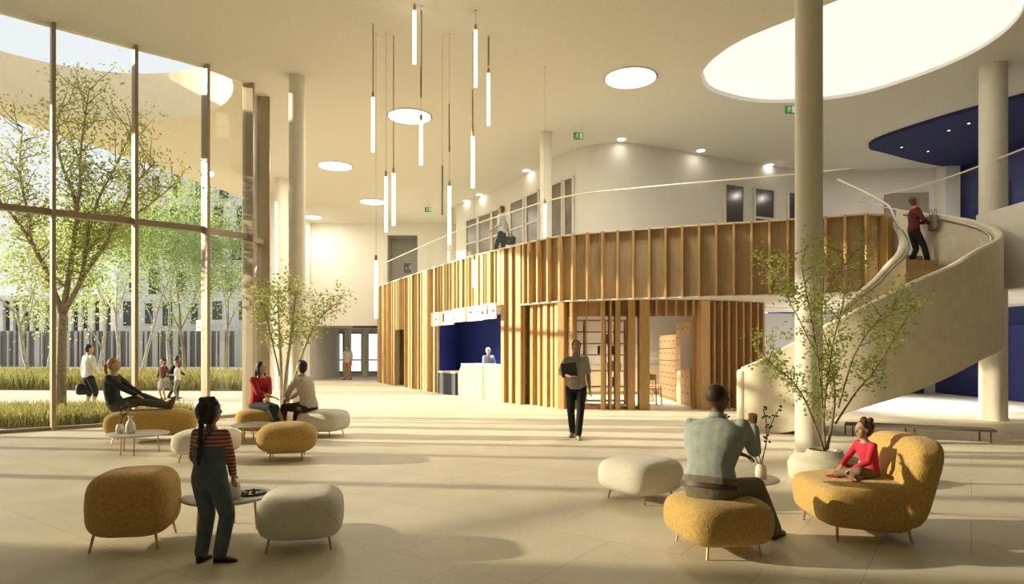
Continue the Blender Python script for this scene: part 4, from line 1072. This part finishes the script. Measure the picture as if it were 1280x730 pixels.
    # ---- shoes
    if shoes:
        for k in (-1, 1):
            fdir = V(footdir[k]).normalized() if footdir and k in footdir else V((k * .15, 1, 0)).normalized()
            sd = fdir.cross(V((0, 0, 1))).normalized(); dn = V((0, 0, -1)) if abs(fdir.z) < .5 else V((0, 1, 0)); dn = (dn - fdir * dn.dot(fdir)).normalized()
            a_ = an[k]; g = G(); R_ = []
            for t, w, h0, h1 in ((-.068, .022, .080, .035), (-.055, .034, .084, -.01), (.0, .040, .085, -.02), (.05, .043, .085, .018), (.10, .048, .085, .040), (.15, .044, .085, .052), (.182, .026, .083, .060)):
                ring = []
                for i in range(14):
                    a = 2 * math.pi * i / 14; hh = (h0 + h1) / 2; hr = (h0 - h1) / 2
                    ring.append(S(a_ + fdir * t + sd * (w * math.cos(a)) + dn * (hh + hr * math.copysign(abs(math.sin(a)) ** .7, math.sin(a)))))
                R_.append(ring)
            g.rings(R_); cap(g, [S(a_ + V((0, 0, .0))), S(a_ - dn * -.03)], [.046 * s, .044 * s]); sh_ = remesh(g, 'shoe', max(.008, v * .8), shoes, o, 3)
            g = G(); g.rings([[S(a_ + fdir * t + sd * w * q + dn * z) for q, z in ((-1, .078), (1, .078), (1, .088), (-1, .088))] for t, w in ((-.066, .024), (-.04, .037), (.05, .042), (.11, .048), (.16, .04), (.185, .018))]); g.obj('sole', mat('sole_dark', (.08, .07, .06), .8), sh_)
    o['_s'] = s
    return o, s, dict(wr=wr, el=el, HC=HC, NB=NB, kn=kn, an=an)
def wpt(o, s, p):      # person-local (1.75 m body) to world
    return o.location + M.Rotation(o.rotation_euler.z, 3, 'Z') @ (V(p) * s)

SK_D = ('deep', (.16, .075, .04)); SK_B = ('brown', (.33, .18, .10)); SK_L = ('light', (.62, .40, .27)); SK_T = ('tan', (.50, .31, .19))
H_BK = ('black', (.018, .012, .010)); H_BR = ('brown', (.09, .045, .02)); H_BL = ('blond', (.38, .22, .09)); H_RD = ('auburn', (.22, .07, .03)); H_GR = ('grey', (.55, .52, .48))
cl_ = lambda n, c: mat('cloth_' + n, c, .9, var=.12, scale=14, bump=.15, bscale=35)
# 1 child in the foreground
striped = stripemat('red_stripes', (.33, .065, .05), (.55, .40, .33), .028)
denim = cl_('denim', (.10, .135, .15))
person('child with a dark braid in striped top and denim dungarees, standing beside the near table', (ray_x(262) * 4.78, 4.78, 0), -12, 1.19, SK_B, H_BK, 'braid', hs=1.32, vox=.0085, wide=.95,
       hands={-1: (-.15, .17, .93), 1: (.13, .24, .88)}, poles={-1: (-1, -.4, 0), 1: (1, -.4, 0)}, feet={-1: (-.105, .0, .09), 1: (.11, .02, .09)}, lean=(0, 4), head=(2, -8), baggy=.016,
       top=('striped_top', striped), sleeve=.96, legs_m=('dungarees', denim), shoes=mat('shoe_black', (.02, .018, .018), .5), bib=True, bulk=1.1, footdir={-1: (-.1, 1, 0), 1: (1, .45, 0)}, leg_len=.97)
# 2 man on the ottoman
shirt_g = cl_('grey_green', (.36, .40, .37))
pz, s_, J = person('man in a grey-green shirt seated on the mustard ottoman, seen from behind', (1.58, 5.06, 0), -33, 1.80, SK_D, ('cropped', (.045, .022, .014)), 'bald', vox=.010, pelvis=(-.05, -.02, .475), lean=(12, 30), twist=-6, head=(-30, -8),
       hands={1: (.15, .50, .90), -1: (.03, .54, .66)}, poles={1: (.25, -.1, -1), -1: (-.8, -.1, -.6)}, tuck=True, feet={1: (.29, .58, .09), -1: (-.13, .46, .09)}, knee={1: (.35, 1, .8), -1: (-.3, 1, .8)},
       top=('shirt', shirt_g), sleeve=.95, legs_m=('trousers', cl_('olive_grey', (.20, .175, .115))), shoes=mat('shoe_brown', (.16, .09, .045), .6), bulk=1.18, wide=1.13, belt=mat('belt_brown', (.09, .05, .03), .5), collar=True)
# 3 girl on the lounge chair
person('small girl with hair puffs and a bright red top, sitting cross-legged on the lounge chair', (2.98, 5.56, .445), 100, .93, SK_T, ('dark_brown', (.06, .025, .015)), 'puffs', hs=1.32, vox=.0075, pelvis=(0, -.12, .11), lean=(4, 16), head=(0, 2),
       hands={1: (.14, .30, .22), -1: (-.14, .30, .22)}, feet={1: (-.15, .30, .09), -1: (.15, .38, .11)}, knee={1: (1, .35, .35), -1: (-1, .35, .35)}, poles={1: (.8, -.6, -.2), -1: (-.8, -.6, -.2)},
       top=('top', cl_('bright_red', (.62, .035, .07))), sleeve=.95, legs_m=('trousers', cl_('patterned_tan', (.22, .15, .09))), shoes=cl_('red_shoe', (.40, .02, .03)), footdir={1: (-1, .3, 0), -1: (1, .35, 0)})
# 4 woman walking with folder
pw, s_, J = person('woman in a grey shirt and black trousers walking towards us with a dark folder', (1.13, 11.55, 0), 176, 1.72, SK_B, H_BK, 'short', vox=.011, wide=.92, lean=(1, 0), head=(5, 0),
       hands={1: (.10, .24, 1.10), -1: (-.25, .02, .80)}, poles={1: (1, -.6, -.3), -1: (-.5, -1, 0)}, feet={1: (.06, -.14, .10), -1: (-.03, .20, .085)}, handdir={1: (-1, .15, .1)},
       top=('shirt', cl_('grey_shirt', (.30, .28, .25))), sleeve=.4, legs_m=('trousers', cl_('black', (.012, .012, .014))), shoes=mat('shoe_tan', (.45, .36, .26), .6), collar=True)
fp = wpt(pw, s_, (.13, .175, 1.22)); f = thing('folder', 'dark folder held against the chest of the walking woman', 'folder', fp, pw.rotation_euler.z)
g = G(); g.box((0, 0, 0), (.27, .022, .25), ry=.12, bev=.004); g.obj('cover', cl_('folder_dark', (.05, .05, .04)), f)
g = G(); g.box((0, 0, .004), (.255, .014, .248), ry=.12); g.obj('pages', MATS['paper'], f)
# 5 woman stretched out on the bench
person('woman with a ponytail in a dark jacket stretched out along the mustard bench', (ray_x(150) * 11.15, 11.12, .53), -82, 1.70, SK_L, H_BL, 'ponytail', vox=.012, wide=.93, pelvis=(0, -.05, .10), lean=(-22, 10), head=(0, -4),
       hands={1: (.08, .46, .17), -1: (-.08, .44, .18)}, poles={1: (.7, -.5, -.7), -1: (-.7, -.5, -.7)}, feet={1: (.05, .80, .08), -1: (-.06, .76, .08)}, knee={1: (.1, .1, 1), -1: (-.1, .1, 1)}, footdir={1: (.1, .35, 1), -1: (-.1, .35, 1)},
       top=('jacket', cl_('charcoal', (.035, .035, .035))), sleeve=.95, legs_m=('trousers', cl_('dark_grey', (.09, .085, .075))), shoes=mat('boot_brown', (.14, .065, .035), .6))
# 6 woman in red, 7 man in beige
person('woman in a red top with long dark hair seated on the far mustard ottoman', (ray_x(326) * 11.85, 11.80, .47), -128, 1.66, SK_L, H_BK, 'long', vox=.012, wide=.9, pelvis=(0, -.04, .10), lean=(4, 12), head=(20, -2),
       hands={1: (-.02, .36, .26), -1: (.06, .34, .24)}, poles={1: (.8, -.6, -.3), -1: (-.8, -.6, -.3)}, feet={1: (-.06, .58, -.30), -1: (-.02, .36, -.36)}, knee={1: (-.1, 1, .8), -1: (-.1, 1, .6)},
       top=('top', cl_('red', (.42, .025, .03))), sleeve=.72, legs_m=('trousers', cl_('dark_blue', (.035, .045, .055))), shoes=mat('shoe_white', (.5, .47, .42), .6))
person('man in a beige shirt and dark trousers leaning forward on the far cream ottoman', (ray_x(384) * 11.75, 11.75, .45), 62, 1.78, SK_T, H_BK, 'top', vox=.012, pelvis=(0, -.04, .10), lean=(10, 24), head=(0, -6),
       hands={1: (.06, .48, .20), -1: (-.02, .50, .20)}, poles={1: (.9, -.3, -.4), -1: (-.9, -.3, -.4)}, feet={1: (.14, .44, -.34), -1: (-.16, .50, -.34)}, knee={1: (.2, 1, .8), -1: (-.2, 1, .8)},
       top=('shirt', cl_('beige', (.58, .50, .40))), sleeve=.95, legs_m=('trousers', cl_('aubergine', (.05, .025, .022))), shoes=mat('shoe_dark', (.04, .03, .025), .6), collar=True)
# outside
po, s_, J = person('man outside the glass in a white shirt and black shorts, seen from behind', (ray_x(110) * 17.2, 17.2, -.06), -30, 1.75, SK_T, H_BK, 'short', vox=.014, head=(-25, 0),
       feet={-1: (-.13, 0, .085), 1: (.13, .03, .085)}, hands={-1: (-.26, .0, .80), 1: (.2, .22, .95)}, top=('shirt', cl_('white', (.66, .64, .58))), sleeve=.9, legs_m=('shorts', cl_('black', (.012, .012, .014))), leg_len=.62, shoes=mat('shoe_dark', (.04, .03, .025), .6))
bg = thing('bag', 'black bag hanging at the left side of the man outside the glass', 'bag', wpt(po, s_, (-.29, .02, .56)), R(-30))
G().superell((0, 0, 0), (.06, .17, .15), 4, 4, 24, 12).obj('bag_body', black, bg, smooth=True)
G().tube(catmull([V((0, -.1, .12)), V((0, -.06, .23)), V((0, .06, .23)), V((0, .1, .12))], 5), .01, 6).obj('handle', black, bg)
person('child in a grey dress and dark jacket standing outside on the path', (ray_x(204) * 21.0, 21.0, -.06), 160, 1.32, SK_T, H_BK, 'curly', vox=.014, hs=1.2, top=('jacket', cl_('dark_maroon', (.09, .035, .03))), sleeve=.9, legs_m=('dress', cl_('grey', (.26, .25, .25))), leg_len=.3, skirt=True, shoes=black, hands={-1: (-.26, .10, .95), 1: (.24, .12, .95)})
person('person in dark clothes bending between the two children outside on the path', (ray_x(213.5) * 21.5, 21.6, -.06), -60, 1.5, SK_B, H_BK, 'long', vox=.014, lean=(12, 38), head=(0, -10), pelvis=(0, -.05, .90), hands={-1: (-.12, .42, .92), 1: (.12, .42, .90)}, feet={-1: (-.1, -.12, .085), 1: (.1, .16, .085)}, top=('jacket', cl_('black', (.012, .012, .014))), sleeve=.95, legs_m=('trousers', cl_('charcoal', (.035, .035, .035))), shoes=black)
person('boy in a white shirt and grey trousers standing outside on the path', (ray_x(222) * 20.8, 20.8, -.06), 120, 1.26, SK_T, H_BR, 'curly', vox=.014, hs=1.2, hands={-1: (-.1, .34, 1.15), 1: (.22, .12, .9)}, top=('shirt', cl_('white', (.66, .64, .58))), sleeve=.45, legs_m=('trousers', cl_('mid_grey', (.20, .19, .18))), shoes=mat('shoe_tan', (.45, .36, .26), .6))
# far hall
person('man in a pale shirt and orange trousers standing in the far passage', (ray_x(433) * 33.3, 33.6, 0), 165, 1.76, SK_T, H_BR, 'short', vox=.016, feet={-1: (-.12, -.08, .085), 1: (.12, .1, .085)}, top=('shirt', cl_('pale_grey', (.50, .46, .40))), sleeve=.5, legs_m=('trousers', cl_('orange_tan', (.42, .19, .07))), shoes=mat('shoe_dark', (.04, .03, .025), .6))
# receptionist
person('receptionist in a pale blue shirt behind the stone reception desk', (ray_x(610) * 22.0, 22.1, 0), 215, 1.62, SK_L, H_GR, 'short', vox=.014, head=(20, -4), hands={-1: (-.16, .3, 1.05), 1: (.16, .3, 1.05)}, top=('shirt', cl_('pale_blue', (.42, .47, .62))), sleeve=.95, legs_m=('trousers', cl_('charcoal', (.035, .035, .035))), shoes=black, collar=True)
# man on the gallery
pm, s_, J = person('man in a white shirt and dark trousers walking along the gallery', (ray_x(628) * 20.9, 20.9, MEZ), 70, 1.78, SK_T, H_BR, 'short', vox=.013, lean=(2, 6), head=(0, -8), feet={-1: (-.08, .18, .085), 1: (.08, -.22, .12)}, hands={-1: (-.16, .24, 1.02), 1: (.24, -.14, .86)}, top=('shirt', cl_('white', (.66, .64, .58))), sleeve=.6, legs_m=('trousers', cl_('near_black', (.02, .02, .022))), shoes=black, collar=True)
bg = thing('bag', 'black shoulder bag carried by the man on the gallery', 'bag', wpt(pm, s_, (.30, -.16, .70)), R(70))
G().superell((0, 0, 0), (.06, .18, .14), 4, 4, 24, 12).obj('bag_body', black, bg, smooth=True)
G().tube(catmull([V((0, -.1, .11)), V((0, -.05, .2)), V((0, .05, .2)), V((0, .1, .11))], 5), .01, 6).obj('handle', black, bg)
# woman on the stairs
q = pol(2.95, 15.5); HS = 4.35 * math.floor(NS * 3.58 / 4.35) / NS
ps, s_, J = person('woman in a dark red top and black trousers stepping down the curved staircase', (q.x, q.y, HS), -100, 1.72, SK_T, H_RD, 'curly', vox=.012, wide=.92, lean=(0, 4), head=(10, -14), feet={-1: (-.10, -.05, .09), 1: (.08, .30, .10)}, hands={-1: (-.10, .30, 1.12), 1: (.14, .30, 1.05)}, poles={-1: (-.8, -.6, -.3), 1: (.8, -.6, -.3)}, top=('top', cl_('dark_red', (.13, .022, .022))), sleeve=.95, legs_m=('trousers', cl_('black', (.012, .012, .014))), shoes=mat('shoe_white', (.5, .47, .42), .6), footdir={1: (.1, 1, .35)})
bg = thing('bag', 'pale grey tote bag held in front of the woman on the stairs', 'bag', wpt(ps, s_, (.02, .42, 1.10)), R(-100))
g = G(); g.superell((0, 0, 0), (.17, .06, .19), 5, 5, 24, 12); g.obj('bag_body', cl_('pale_tote', (.32, .30, .27)), bg, smooth=True)
for k in (-.05, .05): G().tube(catmull([V((-.08, k, .16)), V((-.05, k, .30)), V((.05, k, .30)), V((.08, k, .16))], 5), .008, 6).obj('handle', cl_('pale_tote', (.32, .30, .27)), bg)
# ================================================================== GLASS FRONT
wf = empty_struct('window_1', 'tall curved glass front of the hall')
g = G()
for i in range(len(facade) - 1):
    a, b = facade[i], facade[i + 1]
    gg = G(); gg.seg(a, b, .02, .06, 4.14); gg.obj('pane', glassm, wf)
    gg = G(); gg.seg(a, b, .02, 4.26, CEIL - .02); gg.obj('pane', glassm, wf)
    gg = G(); gg.seg(a, b, .16, 4.14, 4.26); gg.obj('transom', plaster if i > 7 else alu, wf)
    gg = G(); gg.seg(a, b, .14, 0, .06); gg.obj('sill', alu, wf)
for i, p in enumerate(facade[1:]):
    i += 1; thin = i > 8; a = V(facade[i - 1]); b = V(facade[min(i + 1, len(facade) - 1)]); d = (b - a).normalized(); n_ = V((d.y, -d.x)); p = V(p)
    q = p + n_ * .06
    gg = G(); gg.box((q.x, q.y, CEIL / 2), (.05 if thin else .065, .06 if thin else .30, CEIL), math.atan2(d.y, d.x), bev=.004); gg.obj('mullion', plaster if thin else alu, wf)
# ================================================================== OUTDOORS
grassm = mat('grass_blades', (.30, .28, .09), .8, var=.4, scale=.6, trans=.35)
soil2 = mat('bed_soil', (.16, .13, .06), 1)
def grass(name, label, poly, n, h, seed, m=grassm):
    rnd = random.Random(seed); g = G(); xs = [p[0] for p in poly]; ys = [p[1] for p in poly]; k = 0
    def ins(x, y):
        c = False
        for i in range(len(poly)):
            x0, y0 = poly[i]; x1, y1 = poly[(i + 1) % len(poly)]
            if (y0 > y) != (y1 > y) and x < (x1 - x0) * (y - y0) / (y1 - y0) + x0: c = not c
        return c
    while k < n:
        x, y = rnd.uniform(min(xs), max(xs)), rnd.uniform(min(ys), max(ys))
        if not ins(x, y): continue
        k += 1; a = rnd.uniform(0, 6.28); w = .018 * h / .4; hh = h * rnd.uniform(.45, 1.1); lx, ly = rnd.gauss(0, .3) * hh, rnd.gauss(0, .3) * hh
        dx, dy = math.cos(a) * w, math.sin(a) * w; b = g.b.verts.new
        v = [b((x - dx, y - dy, -.06)), b((x + dx, y + dy, -.06)), b((x + dx * .8 + lx * .4, y + dy * .8 + ly * .4, hh * .6)), b((x - dx * .8 + lx * .4, y - dy * .8 + ly * .4, hh * .6)), b((x + lx, y + ly, hh))]
        g.b.faces.new((v[0], v[1], v[2], v[3])); g.b.faces.new((v[3], v[2], v[4]))
    g.norecalc = True
    o = g.obj(name, m); o['kind'] = 'stuff'; tag(o, label, 'grass'); return o
b1 = [(-16, 13.3), (-12.2, 13.4), (-9.3, 13.3), (-8.1, 14.1), (-7.3, 15.3), (-8.3, 16.2), (-11.5, 16.0), (-16, 15.6)]
g = G(); g.slab(b1, [], -.07, -.02); struct(g.obj('ground_bed', soil2))
grass('grass', 'strip of long grass right outside the glass front', b1, 9000, .36, 2)
b2 = [(-34, 27), (-10.5, 25.5), (-10.6, 30), (-14, 33), (-36, 36)]
g = G(); g.slab(b2, [], -.07, -.01); struct(g.obj('ground_bed_far', soil2))
grass('grass', 'broad band of long grass beyond the sunny path', b2, 16000, .72, 3)
# trees outside
limb_tree('courtyard_tree', 'big forked tree right outside the glass front, its crown behind the first mullions', 76, 15.3, [
    ([(76, 522), (76, 480), (77, 440), (78, 392)], .125, .095, 0, 0),
    ([(78, 395), (66, 352), (46, 305), (28, 275), (8, 250), (-15, 215)], .07, .02, 0, -.4),
    ([(46, 305), (38, 272), (22, 235), (12, 195), (8, 150)], .04, .012, -.2, .5),
    ([(78, 395), (84, 345), (88, 300), (90, 270), (82, 235), (68, 205), (58, 165), (60, 125)], .07, .015, 0, .4),
    ([(90, 272), (100, 235), (104, 200), (112, 160), (122, 118)], .04, .012, .1, -.3),
    ([(80, 390), (98, 350), (101, 315), (105, 275), (114, 240), (132, 200), (150, 150)], .065, .012, 0, .5),
    ([(100, 345), (120, 320), (142, 285), (168, 235), (196, 205)], .045, .012, .1, -.1),
    ([(102, 312), (114, 296), (134, 276), (165, 250), (190, 225)], .035, .012, .2, .8)], 9000, .08, 12, leafm, barkm, outside=True)
T = [(178, 38, 11.5, 4200, 'slim tree with a pale trunk beside the second mullion', birch, leafg), (231, 42, 12.0, 7000, 'leafy bright green tree behind the children on the path', barkm, leafg), (212, 47, 13.0, 4000, 'slim tree left of the leafy bright green one', birch, leafg), (36, 33, 8.6, 2600, 'pale trunked thin tree at the far left edge', birch, leafm), (124, 36, 9.5, 2600, 'thin tree right of the man standing outside', birch, leafp), (148, 44, 12, 3000, 'thin tree between the man outside and the second mullion', birch, leafp), (284, 46, 13.5, 5500, 'green tree just left of the thick double mullions', barkm, leafg), (60, 48, 11, 2500, 'thin tree behind the big forked tree', birch, leafp)]
for i, (px, y, H, n, lab, bm_, lm_) in enumerate(T):
    tree('courtyard_tree', lab, (ray_x(px) * y, y, -.06), H, .05, 60 + i, 1, .34, .11, n, .19, lm_, bm_, levels=4, upright=.78, tstart=1, leafr=.30)
# buildings across the courtyard
bw_ = mat('render_white', (.74, .73, .72), .85, var=.04, scale=.4); bdark = mat('facade_window', (.05, .055, .065), .2, spec=.6)
by = 62.
b = thing('building', 'white block with staggered tall dark windows across the courtyard', 'building', (ray_x(232) * by, by, 0))
x0, x1 = (ray_x(146) - ray_x(232)) * by, (ray_x(350) - ray_x(232)) * by; HT_ = 18.6
g = G(); g.box(((x0 + x1) / 2, 5, HT_ / 2), (x1 - x0, 10, HT_)); g.obj('wall', bw_, b)
rnd = random.Random(4)
for f in range(5):
    z = 3.6 + f * 3.0; x = x0 + .8 + rnd.uniform(0, 1)
    while x < x1 - 1:
        w = rnd.choice((.7, .9, 1.0)); h = rnd.choice((1.9, 2.3, 2.3))
        q = G().box((x, -.02, z + 1.35), (w + .2, .16, h + .2)).obj('window', bw_, b); G().box((x, -.12, z + 1.35), (w, .06, h)).obj('pane', bdark, q)
        x += rnd.uniform(1.7, 2.6)
g = G(); n_ = 30
for sgn in (1,):
    cx = (ray_x(276) - ray_x(232)) * by
    g.slab([(cx + 2.2 * math.cos(math.pi * (1 + k / 16)) * 1.0, -.1 + 1.6 * math.sin(math.pi * (1 + k / 16))) for k in range(17)] + [(cx + 2.2, .5), (cx - 2.2, .5)], [], 3.0, 4.3)
g.obj('balcony', bw_, b)
fn = thing('slat_screen', 'long grey screen of upright slats along the foot of the far buildings', 'fence', (ray_x(160) * 58, 58, 0))
fx0, fx1 = (ray_x(-20) - ray_x(160)) * 58, (ray_x(345) - ray_x(160)) * 58
g = G(); g.box(((fx0 + fx1) / 2, .2, 1.6), (fx1 - fx0, .1, 3.2)); g.obj('backing', mat('screen_grey', (.17, .165, .16), .8), fn)
g = G(); rnd = random.Random(8); x = fx0
while x < fx1:
    w = rnd.choice((.08, .12, .2, .45)); g.box((x, 0, 1.6), (w, .2, 3.2)); x += rnd.uniform(.35, .9)
g.obj('slats', mat('slat_grey', (.48, .46, .43), .7), fn)
b = thing('building', 'low white building with upright fins at the far left', 'building', (ray_x(60) * 66, 66, 0))
x0, x1 = (ray_x(-30) - ray_x(60)) * 66, (ray_x(146) - ray_x(60)) * 66
g = G(); g.box(((x0 + x1) / 2, 4, 3.3), (x1 - x0, 8, 6.6)); g.obj('wall', bdark, b)
rnd = random.Random(9); x = x0
while x < x1: G().box((x, -.2, 3.3), (rnd.choice((.3, .5)), .5, 6.6)).obj('fin', bw_, b); x += rnd.uniform(.8, 1.15)
g = G(); g.box(((x0 + x1) / 2, 3.8, 6.7), (x1 - x0 + .6, 9, .5)); g.obj('roof_edge', bw_, b)

# ================================================================== LIGHT
w = bpy.data.worlds.new('World'); SC.world = w; w.use_nodes = True; nt = w.node_tree; N = nt.nodes; L = nt.links
bg = N['Background']
tc = N.new('ShaderNodeTexCoord'); sp = N.new('ShaderNodeSeparateXYZ'); L.new(tc.outputs['Generated'], sp.inputs[0])
rp = N.new('ShaderNodeValToRGB'); rp.color_ramp.elements[0].position = 0.0; rp.color_ramp.elements[1].position = .7
rp.color_ramp.elements[0].color = (1.0, .97, .92, 1); rp.color_ramp.elements[1].color = (.82, .90, 1.0, 1)
L.new(sp.outputs['Z'], rp.inputs[0]); L.new(rp.outputs[0], bg.inputs[0]); bg.inputs[1].default_value = WORLD_S
sl = bpy.data.lights.new('sun', 'SUN'); sl.energy = SUN_S; sl.color = (1, .85, .60); sl.angle = R(.9)
so = bpy.data.objects.new('sun', sl); COL.objects.link(so)
EL, AZ = R(SUN_EL), SUN_SLOPE
dv = V((math.cos(EL) * 1, -math.cos(EL) * AZ, -math.sin(EL)))
so.rotation_euler = dv.to_track_quat('-Z', 'Y').to_euler(); so.location = (-40, 12, 20)
def area(name, loc, sx, sy, e, col, rot=(0, 0, 0)):
    l = bpy.data.lights.new(name, 'AREA'); l.shape = 'RECTANGLE'; l.size = sx; l.size_y = sy; l.energy = e; l.color = col
    o = bpy.data.objects.new(name, l); COL.objects.link(o); o.location = loc; o.rotation_euler = rot; return o
# ceiling lamps of the rooms under the gallery
for nm, x, y, sx, sy, e, c in [('library_lamp', 3.7, 20.6, 3.0, 2.2, 130, (1, .92, .8)), ('foyer_lamp', 11.2, 18.6, 3, 3.2, 260, (.90, .92, 1)), ('foyer_lamp', 9.0, 21, 3, 2, 60, (.9, .92, 1)), ('reception_lamp', -.6, 22.6, .8, .8, 55, (.9, .93, 1))]:
    o = thing('lamp_panel', {'library_lamp': 'flat lamp in the ceiling of the library', 'foyer_lamp': 'flat lamp in the gallery underside near x %d' % x, 'reception_lamp': 'flat lamp over the reception desk'}[nm], 'ceiling light', (x, y, SOF))
    if nm == 'foyer_lamp': o['label'] = 'flat lamp in the ceiling of the blue-walled foyer' if x > 10 else 'flat lamp in the ceiling behind the library wall'
    G().box((0, 0, -.015), (sx, sy, .03), bev=.004).obj('housing', whitep, o)
    a = area(nm, (0, 0, -.04), sx * .95, sy * .95, e, c); a.parent = o; a.data.spread = R(110)
# ================================================================== CAMERA
cd = bpy.data.cameras.new('camera'); cam = bpy.data.objects.new('camera', cd); COL.objects.link(cam); SC.camera = cam
cd.sensor_width = 36; cd.sensor_fit = 'HORIZONTAL'; cd.lens = FPX / 1280 * 36
cam.location = (0, 0, EYE); cam.rotation_euler = (R(90), 0, 0)
cd.shift_y = (HORY - 365) / 1280
cd.clip_start = .05; cd.clip_end = 400
vs = SC.view_settings; vs.view_transform = 'Standard'; vs.look = 'None'; vs.gamma = 1; vs.exposure = EXPO; vs.use_curve_mapping = False
